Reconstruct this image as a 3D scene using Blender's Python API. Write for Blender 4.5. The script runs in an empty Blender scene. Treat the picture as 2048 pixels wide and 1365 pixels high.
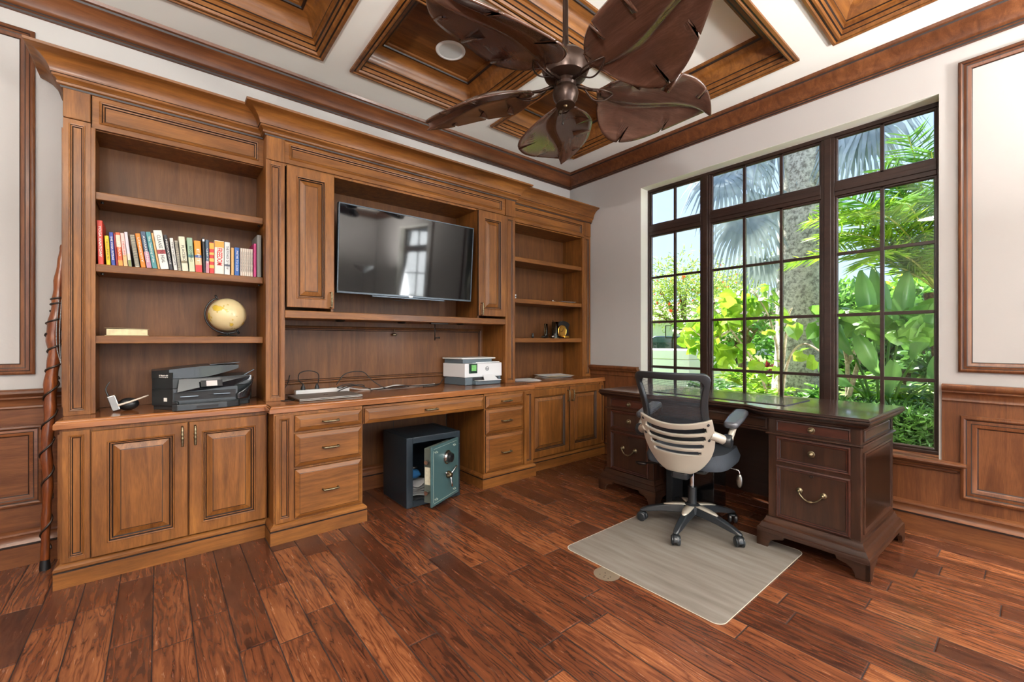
import bpy, bmesh, math, random
from mathutils import Vector, Matrix
PI = math.pi
R = math.radians
C = bpy.context.scene.collection
S = bpy.context.scene

# ------------------------------------------------------------------ camera, world, sun, daylight, added fill lamps, exposure
cam_d = bpy.data.cameras.new('camera')
cam_d.sensor_width = 36.0
cam_d.lens = 860.0 / 2048.0 * 36.0
cam_d.clip_start = 0.05
cam_d.clip_end = 300
cam = bpy.data.objects.new('camera', cam_d)
cam.location = (0, 0, 1.18)
cam.rotation_euler = (R(90), 0, R(-39.38))
C.objects.link(cam)
S.camera = cam

S.view_settings.view_transform = 'Standard'
S.view_settings.look = 'None'
S.view_settings.gamma = 1
S.view_settings.use_curve_mapping = False
S.view_settings.exposure = 1.02
S.cycles.max_bounces = 6
S.cycles.diffuse_bounces = 3
S.cycles.glossy_bounces = 3
S.cycles.transmission_bounces = 4
S.cycles.transparent_max_bounces = 12
S.cycles.caustics_reflective = False
S.cycles.caustics_refractive = False
S.cycles.sample_clamp_indirect = 4.0
S.cycles.use_denoising = True
S.cycles.use_adaptive_sampling = True
S.cycles.adaptive_threshold = 0.02

W = bpy.data.worlds.new('world')
S.world = W
W.use_nodes = True
nt = W.node_tree
nt.nodes.clear()
wo = nt.nodes.new('ShaderNodeOutputWorld')
bg = nt.nodes.new('ShaderNodeBackground')
sky = nt.nodes.new('ShaderNodeTexSky')
sky.sky_type = 'NISHITA'
sky.sun_disc = False
sky.sun_elevation = R(52)
sky.sun_rotation = R(10)
sky.air_density = 1.0
sky.dust_density = 1.6
sky.ozone_density = 1.0
mixw = nt.nodes.new('ShaderNodeMixRGB')
mixw.inputs[0].default_value = 0.86
mixw.inputs[2].default_value = (1.5, 2.0, 3.1, 1)
nt.links.new(sky.outputs[0], mixw.inputs[1])
nt.links.new(mixw.outputs[0], bg.inputs[0])
bg.inputs[1].default_value = 0.25
nt.links.new(bg.outputs[0], wo.inputs[0])

def light(name, kind, loc, rot, energy, color=(1, 1, 1), **kw):
    d = bpy.data.lights.new(name, kind)
    d.energy = energy
    d.color = color
    for k, v in kw.items():
        setattr(d, k, v)
    o = bpy.data.objects.new(name, d)
    o.location = loc
    o.rotation_euler = rot
    C.objects.link(o)
    return o

SUN = light('sun', 'SUN', (12, 10, 20), (0, 0, 0), 12.0, (1.0, 0.95, 0.87), angle=R(1.0))
SUN.rotation_euler = Vector((-0.22, -0.62, -0.95)).to_track_quat('-Z', 'Y').to_euler()
# fill lamp outside the added glass doors, and daylight through the second window
D1 = light('added_door_fill', 'AREA', (0.9, -3.75, 1.3), (R(90), 0, 0), 60, (0.97, 0.98, 1.0), shape='RECTANGLE', size=3.4, size_y=2.6)
D1.rotation_euler = Vector((0, 1, 0.35)).to_track_quat('-Z', 'Y').to_euler()
D2 = light('window_daylight', 'AREA', (4.05, -1.55, 1.57), (0, 0, 0), 230, (0.95, 0.98, 1.0), shape='RECTANGLE', size=1.25, size_y=2.2)
D2.rotation_euler = Vector((-0.85, 0.5, 0.2)).to_track_quat('-Z', 'Y').to_euler()
# soft fill lamps added at the ceiling in the unseen rear half
for i, (lx, ly) in enumerate(((-0.9, -1.7), (0.9, -2.2), (-1.2, 0.9))):
    light('ceiling_fill_light', 'AREA', (lx, ly, 2.97), (0, 0, 0), 14, (1.0, 0.90, 0.78), shape='DISK', size=0.45)
# two uplights added behind the camera to brighten the ceiling
for i, (lx, ly) in enumerate(((-0.75, -0.75), (2.9, -2.0))):
    light('added_uplight', 'AREA', (lx, ly, 1.86), (R(180), 0, 0), 190, (1.0, 0.97, 0.93), shape='DISK', size=0.30)
# sky portal at the main window
P1 = light('window_portal', 'AREA', (3.9, 1.41, 1.57), (0, 0, 0), 1, size=2.1, shape='RECTANGLE', size_y=2.2)
P1.rotation_euler = Vector((-1, 0, 0)).to_track_quat('-Z', 'Y').to_euler()
P1.data.cycles.is_portal = True

# ------------------------------------------------------------------ helpers
def lin(c):
    return tuple(((v / 255) / 12.92 if v / 255 <= 0.04045 else ((v / 255 + 0.055) / 1.055) ** 2.4) for v in c)

def tag(o, label=None, cat=None, group=None, kind=None):
    if label: o['label'] = label
    if cat: o['category'] = cat
    if group: o['group'] = group
    if kind: o['kind'] = kind
    return o

OFF = {}

def thing(name, label, cat, loc=(0, 0, 0), rotz=0, group=None, world=False):
    o = bpy.data.objects.new(name, None)
    o.empty_display_size = 0.1
    o.location = loc
    o.rotation_euler = (0, 0, rotz)
    C.objects.link(o)
    if world:
        OFF[o.name] = Vector(loc)
    return tag(o, label, cat, group)

class MB:
    def __init__(s):
        s.v = []; s.f = []; s.m = []; s.uv = None
    def add(s, vs, fs, mi=0, M=None):
        b = len(s.v)
        for p in vs:
            p = Vector(p)
            s.v.append(M @ p if M is not None else p)
        for f in fs:
            s.f.append(tuple(b + i for i in f)); s.m.append(mi)
        return s
    def box(s, x0, x1, y0, y1, z0, z1, mi=0, M=None):
        vs = [(x0, y0, z0), (x1, y0, z0), (x1, y1, z0), (x0, y1, z0), (x0, y0, z1), (x1, y0, z1), (x1, y1, z1), (x0, y1, z1)]
        fs = [(0, 3, 2, 1), (4, 5, 6, 7), (0, 1, 5, 4), (1, 2, 6, 5), (2, 3, 7, 6), (3, 0, 4, 7)]
        return s.add(vs, fs, mi, M)
    def cbox(s, c, size, mi=0, M=None):
        return s.box(c[0] - size[0] / 2, c[0] + size[0] / 2, c[1] - size[1] / 2, c[1] + size[1] / 2, c[2] - size[2] / 2, c[2] + size[2] / 2, mi, M)
    def rings(s, M, w, h, prof, cap=True, back=False):
        """concentric rectangles: prof = (inset, height[, material])"""
        b = len(s.v)
        for p in prof:
            i, n = p[0], p[1]
            for u, v in ((i, i), (w - i, i), (w - i, h - i), (i, h - i)):
                s.v.append(M(u, v, n))
        for k in range(len(prof) - 1):
            mi = prof[k + 1][2] if len(prof[k + 1]) > 2 else 0
            for j in range(4):
                a = b + k * 4 + j; c = b + k * 4 + (j + 1) % 4
                s.f.append((a, c, c + 4, a + 4)); s.m.append(mi)
        if cap:
            k = b + (len(prof) - 1) * 4
            s.f.append((k, k + 1, k + 2, k + 3)); s.m.append(0)
        if back:
            s.f.append((b + 3, b + 2, b + 1, b)); s.m.append(0)
        return s
    def sweep(s, path, prof, closed=False, mi=0, ends=True, glaze=()):
        """profile (out, z) along a plan polyline; out points to the right of the path"""
        n = len(path)
        P = [Vector((p[0], p[1])) for p in path]
        offs = []
        for i in range(n):
            if closed:
                a = (P[i] - P[i - 1]).normalized(); c = (P[(i + 1) % n] - P[i]).normalized()
            else:
                a = (P[i] - P[i - 1]).normalized() if i > 0 else None
                c = (P[i + 1] - P[i]).normalized() if i < n - 1 else None
                a = a or c; c = c or a
            na = Vector((a.y, -a.x)); nc = Vector((c.y, -c.x))
            mvec = (na + nc)
            mvec = mvec / max(0.2, mvec.dot(na))
            offs.append(mvec)
        b = len(s.v); m = len(prof)
        for i in range(n):
            for (o, z) in prof:
                q = P[i] + offs[i] * o
                s.v.append(Vector((q.x, q.y, z)))
        for i in range(n if closed else n - 1):
            j = (i + 1) % n
            for k in range(m - 1):
                s.f.append((b + i * m + k, b + j * m + k, b + j * m + k + 1, b + i * m + k + 1))
                s.m.append(1 if k in glaze else mi)
        if ends and not closed and m > 2:
            s.f.append(tuple(b + k for k in range(m))); s.m.append(mi)
            s.f.append(tuple(b + (n - 1) * m + k for k in reversed(range(m)))); s.m.append(mi)
        return s
    def prism(s, poly, z0, z1, mi=0, M=None):
        n = len(poly)
        vs = [(p[0], p[1], z0) for p in poly] + [(p[0], p[1], z1) for p in poly]
        fs = [tuple(reversed(range(n))), tuple(range(n, 2 * n))] + [(i, (i + 1) % n, n + (i + 1) % n, n + i) for i in range(n)]
        return s.add(vs, fs, mi, M)
    def lathe(s, prof, n=24, mi=0, M=None, cap=True):
        vs = []; fs = []
        for (r, z) in prof:
            for k in range(n):
                t = 2 * PI * k / n
                vs.append((r * math.cos(t), r * math.sin(t), z))
        for i in range(len(prof) - 1):
            for k in range(n):
                fs.append((i * n + k, i * n + (k + 1) % n, (i + 1) * n + (k + 1) % n, (i + 1) * n + k))
        if cap:
            fs.append(tuple(reversed(range(n)))); fs.append(tuple((len(prof) - 1) * n + k for k in range(n)))
        return s.add(vs, fs, mi, M)
    def tube(s, pts, r, n=8, mi=0, cap=True):
        P = [Vector(p) for p in pts]
        rr = r if isinstance(r, (list, tuple)) else [r] * len(P)
        b = len(s.v)
        t0 = (P[1] - P[0]).normalized()
        up = Vector((0, 0, 1)) if abs(t0.z) < 0.9 else Vector((1, 0, 0))
        nrm = (up - t0 * up.dot(t0)).normalized()
        for i, p in enumerate(P):
            t = (P[min(i + 1, len(P) - 1)] - P[max(i - 1, 0)])
            t = t.normalized() if t.length > 1e-9 else t0
            nrm = nrm - t * nrm.dot(t)
            nrm = nrm.normalized() if nrm.length > 1e-6 else t.orthogonal().normalized()
            bi = t.cross(nrm)
            for k in range(n):
                a = 2 * PI * k / n
                s.v.append(p + (nrm * math.cos(a) + bi * math.sin(a)) * rr[i])
        for i in range(len(P) - 1):
            for k in range(n):
                s.f.append((b + i * n + k, b + i * n + (k + 1) % n, b + (i + 1) * n + (k + 1) % n, b + (i + 1) * n + k)); s.m.append(mi)
        if cap:
            s.f.append(tuple(b + k for k in reversed(range(n)))); s.m.append(mi)
            s.f.append(tuple(b + (len(P) - 1) * n + k for k in range(n))); s.m.append(mi)
        return s
    def grid(s, fn, nu, nv, mi=0, skip=None, wrap=False):
        b = len(s.v)
        for i in range(nu + 1):
            for j in range(nv + 1):
                s.v.append(Vector(fn(i / nu, j / nv)))
        for i in range(nu):
            for j in range(nv):
                if skip and skip(i, j): continue
                s.f.append((b + i * (nv + 1) + j, b + (i + 1) * (nv + 1) + j, b + (i + 1) * (nv + 1) + j + 1, b + i * (nv + 1) + j + 1)); s.m.append(mi)
        return s
    def sphere(s, c, r, nu=16, nv=10, mi=0, sc=(1, 1, 1)):
        prof = [(max(1e-4, math.sin(PI * i / nv)) * r, -math.cos(PI * i / nv) * r) for i in range(nv + 1)]
        return s.lathe(prof, nu, mi, Matrix.Translation(Vector(c)) @ Matrix.Diagonal((sc[0], sc[1], sc[2], 1)))
    def build(s, name, mats, parent=None, smooth=False, bevel=0, solid=0, recalc=True, subsurf=0, angle=30, weld=False):
        me = bpy.data.meshes.new(name)
        off = OFF.get(parent.name) if parent is not None else None
        vs = [v - off for v in s.v] if off is not None else s.v
        me.from_pydata([tuple(v) for v in vs], [], s.f)
        if not isinstance(mats, (list, tuple)): mats = [mats]
        for m in mats: me.materials.append(m)
        me.polygons.foreach_set('material_index', s.m)
        if recalc or weld:
            bm = bmesh.new(); bm.from_mesh(me)
            if weld: bmesh.ops.remove_doubles(bm, verts=bm.verts, dist=1e-5)
            if recalc: bmesh.ops.recalc_face_normals(bm, faces=bm.faces)
            bm.to_mesh(me); bm.free()
        if s.uv:
            uvl = me.uv_layers.new(name='UVMap')
            for p, uvs in zip(me.polygons, s.uv):
                for li, uv in zip(p.loop_indices, uvs): uvl.data[li].uv = uv
        if smooth:
            me.polygons.foreach_set('use_smooth', [True] * len(me.polygons))
            if smooth == 'auto':
                try: me.set_sharp_from_angle(angle=R(angle))
                except Exception: pass
        me.update()
        o = bpy.data.objects.new(name, me)
        C.objects.link(o)
        if parent is not None:
            o.parent = parent
            if off is not None: OFF[o.name] = off
        if solid:
            m = o.modifiers.new('solid', 'SOLIDIFY'); m.thickness = solid; m.offset = 0
        if subsurf:
            m = o.modifiers.new('sub', 'SUBSURF'); m.levels = subsurf; m.render_levels = subsurf
        if bevel:
            m = o.modifiers.new('bevel', 'BEVEL'); m.width = bevel; m.segments = 2; m.limit_method = 'ANGLE'; m.angle_limit = R(40)
        return o

def struct(name, mb, mats, parent=None, **kw):
    o = mb.build(name, mats, parent, **kw)
    if parent is None: o['kind'] = 'structure'
    return o

def copy_tree(o, parent=None):
    c = o.copy(); C.objects.link(c); c.parent = parent
    for ch in [x for x in bpy.data.objects if x.parent == o]:
        copy_tree(ch, c)
    return c

def curve_pts(pts, n=8):
    """Catmull-Rom through the points"""
    P = [Vector(p) for p in pts]; out = []
    for i in range(len(P) - 1):
        p0 = P[max(i - 1, 0)]; p1 = P[i]; p2 = P[i + 1]; p3 = P[min(i + 2, len(P) - 1)]
        for k in range(n):
            t = k / n
            out.append(0.5 * ((2 * p1) + (p2 - p0) * t + (2 * p0 - 5 * p1 + 4 * p2 - p3) * t * t + (3 * p1 - p0 - 3 * p2 + p3) * t ** 3))
    out.append(P[-1])
    return out

def front(x, y, z):            # panel placement: u to +x, v up, height towards -y
    return lambda u, v, n: Vector((x + u, y - n, z + v))
def sideL(x, y, z):            # panel on a face looking to -x; u runs to -y
    return lambda u, v, n: Vector((x - n, y - u, z + v))
def frontX(x, y, z):           # local front looking to -x with u running to +y
    return lambda u, v, n: Vector((x - n, y + u, z + v))
def sideR(x, y, z):            # panel looking to -y (local), u runs to +x
    return lambda u, v, n: Vector((x + u, y - n, z + v))

_fc = {}
def text_mesh(txt, size, bold=False):
    cu = bpy.data.curves.new('txt', 'FONT'); cu.body = txt; cu.size = size; cu.align_x = 'CENTER'; cu.align_y = 'CENTER'
    cu.extrude = 0.0003; cu.resolution_u = 2
    if bold: cu.offset = size * 0.02
    o = bpy.data.objects.new('txt', cu); C.objects.link(o)
    bpy.context.view_layer.update()
    dg = bpy.context.evaluated_depsgraph_get()
    me = bpy.data.meshes.new_from_object(o.evaluated_get(dg))
    bpy.data.objects.remove(o); bpy.data.curves.remove(cu)
    return me
def text_obj(name, txt, size, mat, parent, M, bold=False, fit=None):
    me = text_mesh(txt, size, bold)
    if fit:
        xs = [v.co.x for v in me.vertices]; w = max(xs) - min(xs)
        if w > 1e-6:
            k = fit / w
            me.transform(Matrix.Diagonal((k, 1, 1, 1)))
    me.transform(M)
    off = OFF.get(parent.name)
    if off is not None: me.transform(Matrix.Translation(-off))
    me.materials.clear(); me.materials.append(mat)
    o = bpy.data.objects.new(name, me); C.objects.link(o); o.parent = parent
    return o

# ------------------------------------------------------------------ materials
def mat_base(name):
    m = bpy.data.materials.new(name); m.use_nodes = True
    n = m.node_tree; b = n.nodes['Principled BSDF']
    return m, n, b
def N(n, t, **kw):
    x = n.nodes.new(t)
    for k, v in kw.items(): setattr(x, k, v)
    return x
def plain(name, col, rough=0.5, metal=0.0, bump=0.0, bscale=60, var=0.06, coat=0.0, spec=0.5, vscale=4.0):
    """a flat colour with a faint procedural variation"""
    m, n, b = mat_base(name)
    tc = N(n, 'ShaderNodeTexCoord'); no = N(n, 'ShaderNodeTexNoise'); no.inputs['Scale'].default_value = vscale; no.inputs['Detail'].default_value = 4
    n.links.new(tc.outputs['Object'], no.inputs['Vector'])
    cr = N(n, 'ShaderNodeValToRGB'); c = lin(col)
    cr.color_ramp.elements[0].position = 0.3; cr.color_ramp.elements[1].position = 0.7
    cr.color_ramp.elements[0].color = tuple(max(0, v * (1 - var)) for v in c) + (1,)
    cr.color_ramp.elements[1].color = tuple(min(1, v * (1 + var)) for v in c) + (1,)
    n.links.new(no.outputs['Fac'], cr.inputs[0]); n.links.new(cr.outputs[0], b.inputs['Base Color'])
    b.inputs['Roughness'].default_value = rough; b.inputs['Metallic'].default_value = metal
    b.inputs['Coat Weight'].default_value = coat; b.inputs['Specular IOR Level'].default_value = spec
    if bump:
        nb = N(n, 'ShaderNodeTexNoise'); nb.inputs['Scale'].default_value = bscale; nb.inputs['Detail'].default_value = 3
        n.links.new(tc.outputs['Object'], nb.inputs['Vector'])
        bu = N(n, 'ShaderNodeBump'); bu.inputs['Strength'].default_value = bump; bu.inputs['Distance'].default_value = 0.002
        n.links.new(nb.outputs['Fac'], bu.inputs['Height']); n.links.new(bu.outputs[0], b.inputs['Normal'])
    return m
def wood(name, dark, mid, light_, axis='Z', rough=0.38, coat=0.25, grain=1.0):
    m, n, b = mat_base(name)
    tc = N(n, 'ShaderNodeTexCoord'); mp = N(n, 'ShaderNodeMapping')
    sc = {'X': (1.2, 14, 14), 'Y': (14, 1.2, 14), 'Z': (14, 14, 1.2)}[axis]
    mp.inputs['Scale'].default_value = tuple(v * grain for v in sc)
    n.links.new(tc.outputs['Object'], mp.inputs[0])
    n1 = N(n, 'ShaderNodeTexNoise'); n1.inputs['Scale'].default_value = 1.6; n1.inputs['Detail'].default_value = 7; n1.inputs['Roughness'].default_value = 0.62; n1.inputs['Distortion'].default_value = 0.7
    n.links.new(mp.outputs[0], n1.inputs['Vector'])
    n2 = N(n, 'ShaderNodeTexNoise'); n2.inputs['Scale'].default_value = 2.3; n2.inputs['Detail'].default_value = 3
    n.links.new(tc.outputs['Object'], n2.inputs['Vector'])
    mp3 = N(n, 'ShaderNodeMapping'); mp3.inputs['Scale'].default_value = tuple(v * 9 for v in sc)
    n.links.new(tc.outputs['Object'], mp3.inputs[0])
    n3 = N(n, 'ShaderNodeTexNoise'); n3.inputs['Scale'].default_value = 2.0; n3.inputs['Detail'].default_value = 2
    n.links.new(mp3.outputs[0], n3.inputs['Vector'])
    a = N(n, 'ShaderNodeMath', operation='MULTIPLY'); a.inputs[1].default_value = 0.55; n.links.new(n1.outputs['Fac'], a.inputs[0])
    c = N(n, 'ShaderNodeMath', operation='MULTIPLY_ADD'); c.inputs[1].default_value = 0.3; n.links.new(n2.outputs['Fac'], c.inputs[0]); n.links.new(a.outputs[0], c.inputs[2])
    d = N(n, 'ShaderNodeMath', operation='MULTIPLY_ADD'); d.inputs[1].default_value = 0.15; n.links.new(n3.outputs['Fac'], d.inputs[0]); n.links.new(c.outputs[0], d.inputs[2])
    cr = N(n, 'ShaderNodeValToRGB')
    e = cr.color_ramp.elements
    e[0].position = 0.34; e[0].color = lin(dark) + (1,)
    e[1].position = 0.66; e[1].color = lin(light_) + (1,)
    q = e.new(0.5); q.color = lin(mid) + (1,)
    n.links.new(d.outputs[0], cr.inputs[0]); n.links.new(cr.outputs[0], b.inputs['Base Color'])
    b.inputs['Roughness'].default_value = rough; b.inputs['Coat Weight'].default_value = coat; b.inputs['Coat Roughness'].default_value = 0.18; b.inputs['Specular IOR Level'].default_value = 0.32
    bu = N(n, 'ShaderNodeBump'); bu.inputs['Strength'].default_value = 0.06; bu.inputs['Distance'].default_value = 0.001
    n.links.new(n3.outputs['Fac'], bu.inputs['Height']); n.links.new(bu.outputs[0], b.inputs['Normal'])
    return m
def glass(name, tint=(1, 1, 1), refl=0.5, rough=0.0):
    m = bpy.data.materials.new(name); m.use_nodes = True; n = m.node_tree; n.nodes.clear()
    o = N(n, 'ShaderNodeOutputMaterial'); mx = N(n, 'ShaderNodeMixShader'); t = N(n, 'ShaderNodeBsdfTransparent'); g = N(n, 'ShaderNodeBsdfGlossy')
    t.inputs[0].default_value = tint + (1,); g.inputs['Roughness'].default_value = rough
    f = N(n, 'ShaderNodeFresnel'); f.inputs[0].default_value = 1.45
    k = N(n, 'ShaderNodeMath', operation='MULTIPLY'); k.inputs[1].default_value = refl
    n.links.new(f.outputs[0], k.inputs[0]); n.links.new(k.outputs[0], mx.inputs[0]); n.links.new(t.outputs[0], mx.inputs[1]); n.links.new(g.outputs[0], mx.inputs[2]); n.links.new(mx.outputs[0], o.inputs[0])
    return m
def leafmat(name, c1, c2, trans=0.45, rough=0.4, scale=3.0):
    m = bpy.data.materials.new(name); m.use_nodes = True; n = m.node_tree; n.nodes.clear()
    o = N(n, 'ShaderNodeOutputMaterial'); mx = N(n, 'ShaderNodeMixShader'); p = N(n, 'ShaderNodeBsdfPrincipled'); t = N(n, 'ShaderNodeBsdfTranslucent')
    tc = N(n, 'ShaderNodeTexCoord'); no = N(n, 'ShaderNodeTexNoise'); no.inputs['Scale'].default_value = scale; no.inputs['Detail'].default_value = 3
    cr = N(n, 'ShaderNodeValToRGB'); cr.color_ramp.elements[0].position = 0.35; cr.color_ramp.elements[1].position = 0.65
    cr.color_ramp.elements[0].color = lin(c1) + (1,); cr.color_ramp.elements[1].color = lin(c2) + (1,)
    n.links.new(tc.outputs['Object'], no.inputs['Vector']); n.links.new(no.outputs['Fac'], cr.inputs[0])
    n.links.new(cr.outputs[0], p.inputs['Base Color']); n.links.new(cr.outputs[0], t.inputs[0])
    p.inputs['Roughness'].default_value = rough; mx.inputs[0].default_value = trans
    n.links.new(p.outputs[0], mx.inputs[1]); n.links.new(t.outputs[0], mx.inputs[2]); n.links.new(mx.outputs[0], o.inputs[0])
    return m
# wood of the built-ins (honey brown, dark glaze rubbed in the grooves) and of the room trim
CW = dict(dark=(78, 44, 17), mid=(115, 70, 30), light_=(146, 94, 43), coat=0.08, rough=0.42)
M_wv = wood('cabinet_wood_vertical', axis='Z', **CW)
M_wh = wood('cabinet_wood_horizontal', axis='X', **CW)
M_wy = wood('cabinet_wood_depth', axis='Y', **CW)
M_wb = wood('cabinet_back_veneer', (72, 42, 18), (94, 57, 27), (114, 72, 37), axis='Z', rough=0.5, coat=0.03)
M_wc = wood('worktop_wood', (108, 62, 30), (138, 84, 44), (164, 106, 60), axis='X', rough=0.22, coat=0.5)
M_glaze_shade = plain('dark_glaze_shade', (30, 15, 8), rough=0.5, var=0.2)  # glaze in the grooves; also paints edge shade on doors and drawers
TW = dict(dark=(70, 38, 21), mid=(98, 57, 32), light_=(126, 78, 45), coat=0.15)
M_tx = wood('trim_wood_x', axis='X', **TW)
M_ty = wood('trim_wood_y', axis='Y', **TW)
M_tz = wood('trim_wood_z', axis='Z', **TW)
M_wall = plain('wall_plaster', (186, 182, 179), rough=0.85, bump=0.15, bscale=90, var=0.012)
M_ceil = plain('ceiling_plaster', (240, 239, 233), rough=0.7, bump=0.08, bscale=60, var=0.01)
M_reveal = plain('reveal_plaster', (232, 230, 220), rough=0.6, var=0.01)
M_sash = wood('sash_wood', (32, 19, 15), (43, 26, 20), (56, 36, 28), axis='Y', rough=0.4)
M_pane = glass('window_glass', (0.97, 0.985, 0.98), 0.6)

XL, XR, YB, YF, ZC = -1.9, 3.65, 3.40, -3.4, 3.05

def floor_material():
    m, n, b = mat_base('hickory_planks')
    uv = N(n, 'ShaderNodeUVMap'); uv.uv_map = 'UVMap'
    at = N(n, 'ShaderNodeAttribute'); at.attribute_name = 'plank'
    sep = N(n, 'ShaderNodeSeparateColor'); n.links.new(at.outputs['Color'], sep.inputs[0])
    mp = N(n, 'ShaderNodeMapping'); mp.inputs['Scale'].default_value = (1.5, 11, 1)
    n.links.new(uv.outputs[0], mp.inputs[0])
    dn = N(n, 'ShaderNodeTexNoise'); dn.inputs['Scale'].default_value = 1.2; dn.inputs['Detail'].default_value = 3
    n.links.new(mp.outputs[0], dn.inputs['Vector'])
    add = N(n, 'ShaderNodeVectorMath', operation='MULTIPLY_ADD'); add.inputs[1].default_value = (2.2, 2.2, 0)
    n.links.new(dn.outputs['Color'], add.inputs[0]); n.links.new(mp.outputs[0], add.inputs[2])
    wv = N(n, 'ShaderNodeTexWave'); wv.wave_type = 'BANDS'; wv.bands_direction = 'Y'
    wv.inputs['Scale'].default_value = 1.15; wv.inputs['Distortion'].default_value = 9.0; wv.inputs['Detail'].default_value = 4; wv.inputs['Detail Scale'].default_value = 1.6; wv.inputs['Detail Roughness'].default_value = 0.6
    n.links.new(add.outputs[0], wv.inputs['Vector'])
    mp2 = N(n, 'ShaderNodeMapping'); mp2.inputs['Scale'].default_value = (6, 62, 1); n.links.new(uv.outputs[0], mp2.inputs[0])
    fn = N(n, 'ShaderNodeTexNoise'); fn.inputs['Scale'].default_value = 1.0; fn.inputs['Detail'].default_value = 6; fn.inputs['Roughness'].default_value = 0.7
    n.links.new(mp2.outputs[0], fn.inputs['Vector'])
    bl = N(n, 'ShaderNodeTexNoise'); bl.inputs['Scale'].default_value = 1.6; bl.inputs['Detail'].default_value = 4
    n.links.new(mp.outputs[0], bl.inputs['Vector'])
    m1 = N(n, 'ShaderNodeMath', operation='MULTIPLY'); m1.inputs[1].default_value = 0.24
    pw = N(n, 'ShaderNodeMath', operation='POWER'); pw.inputs[1].default_value = 0.32; n.links.new(wv.outputs['Fac'], pw.inputs[0]); n.links.new(pw.outputs[0], m1.inputs[0])
    m2 = N(n, 'ShaderNodeMath', operation='MULTIPLY_ADD'); m2.inputs[1].default_value = 0.36; n.links.new(fn.outputs['Fac'], m2.inputs[0]); n.links.new(m1.outputs[0], m2.inputs[2])
    m3 = N(n, 'ShaderNodeMath', operation='MULTIPLY_ADD'); m3.inputs[1].default_value = 0.46; n.links.new(bl.outputs['Fac'], m3.inputs[0]); n.links.new(m2.outputs[0], m3.inputs[2])
    m4 = N(n, 'ShaderNodeMath', operation='MULTIPLY_ADD'); m4.inputs[1].default_value = 0.28; n.links.new(sep.outputs[0], m4.inputs[0]); n.links.new(m3.outputs[0], m4.inputs[2])
    cr = N(n, 'ShaderNodeValToRGB'); e = cr.color_ramp.elements
    e[0].position = 0.46; e[0].color = lin((44, 22, 15)) + (1,)
    e[1].position = 0.98; e[1].color = lin((138, 84, 51)) + (1,)
    q = e.new(0.60); q.color = lin((72, 38, 24)) + (1,)
    q = e.new(0.76); q.color = lin((94, 51, 31)) + (1,)
    n.links.new(m4.outputs[0], cr.inputs[0])
    n.links.new(cr.outputs[0], b.inputs['Base Color'])
    rr = N(n, 'ShaderNodeMapRange'); rr.inputs[3].default_value = 0.16; rr.inputs[4].default_value = 0.34
    n.links.new(fn.outputs['Fac'], rr.inputs[0]); n.links.new(rr.outputs[0], b.inputs['Roughness'])
    b.inputs['Coat Weight'].default_value = 0.15; b.inputs['Coat Roughness'].default_value = 0.15
    hn = N(n, 'ShaderNodeTexNoise'); hn.inputs['Scale'].default_value = 1.0; hn.inputs['Detail'].default_value = 2
    mp3 = N(n, 'ShaderNodeMapping'); mp3.inputs['Scale'].default_value = (5, 16, 1); n.links.new(uv.outputs[0], mp3.inputs[0]); n.links.new(mp3.outputs[0], hn.inputs['Vector'])
    hm = N(n, 'ShaderNodeMath', operation='MULTIPLY_ADD'); hm.inputs[1].default_value = 0.25; n.links.new(fn.outputs['Fac'], hm.inputs[0]); n.links.new(hn.outputs['Fac'], hm.inputs[2])
    bu = N(n, 'ShaderNodeBump'); bu.inputs['Strength'].default_value = 0.5; bu.inputs['Distance'].default_value = 0.005
    n.links.new(hm.outputs[0], bu.inputs['Height']); n.links.new(bu.outputs[0], b.inputs['Normal'])
    return m
M_floor = floor_material()
M_gap = plain('plank_gap', (26, 12, 8), rough=0.8)

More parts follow.
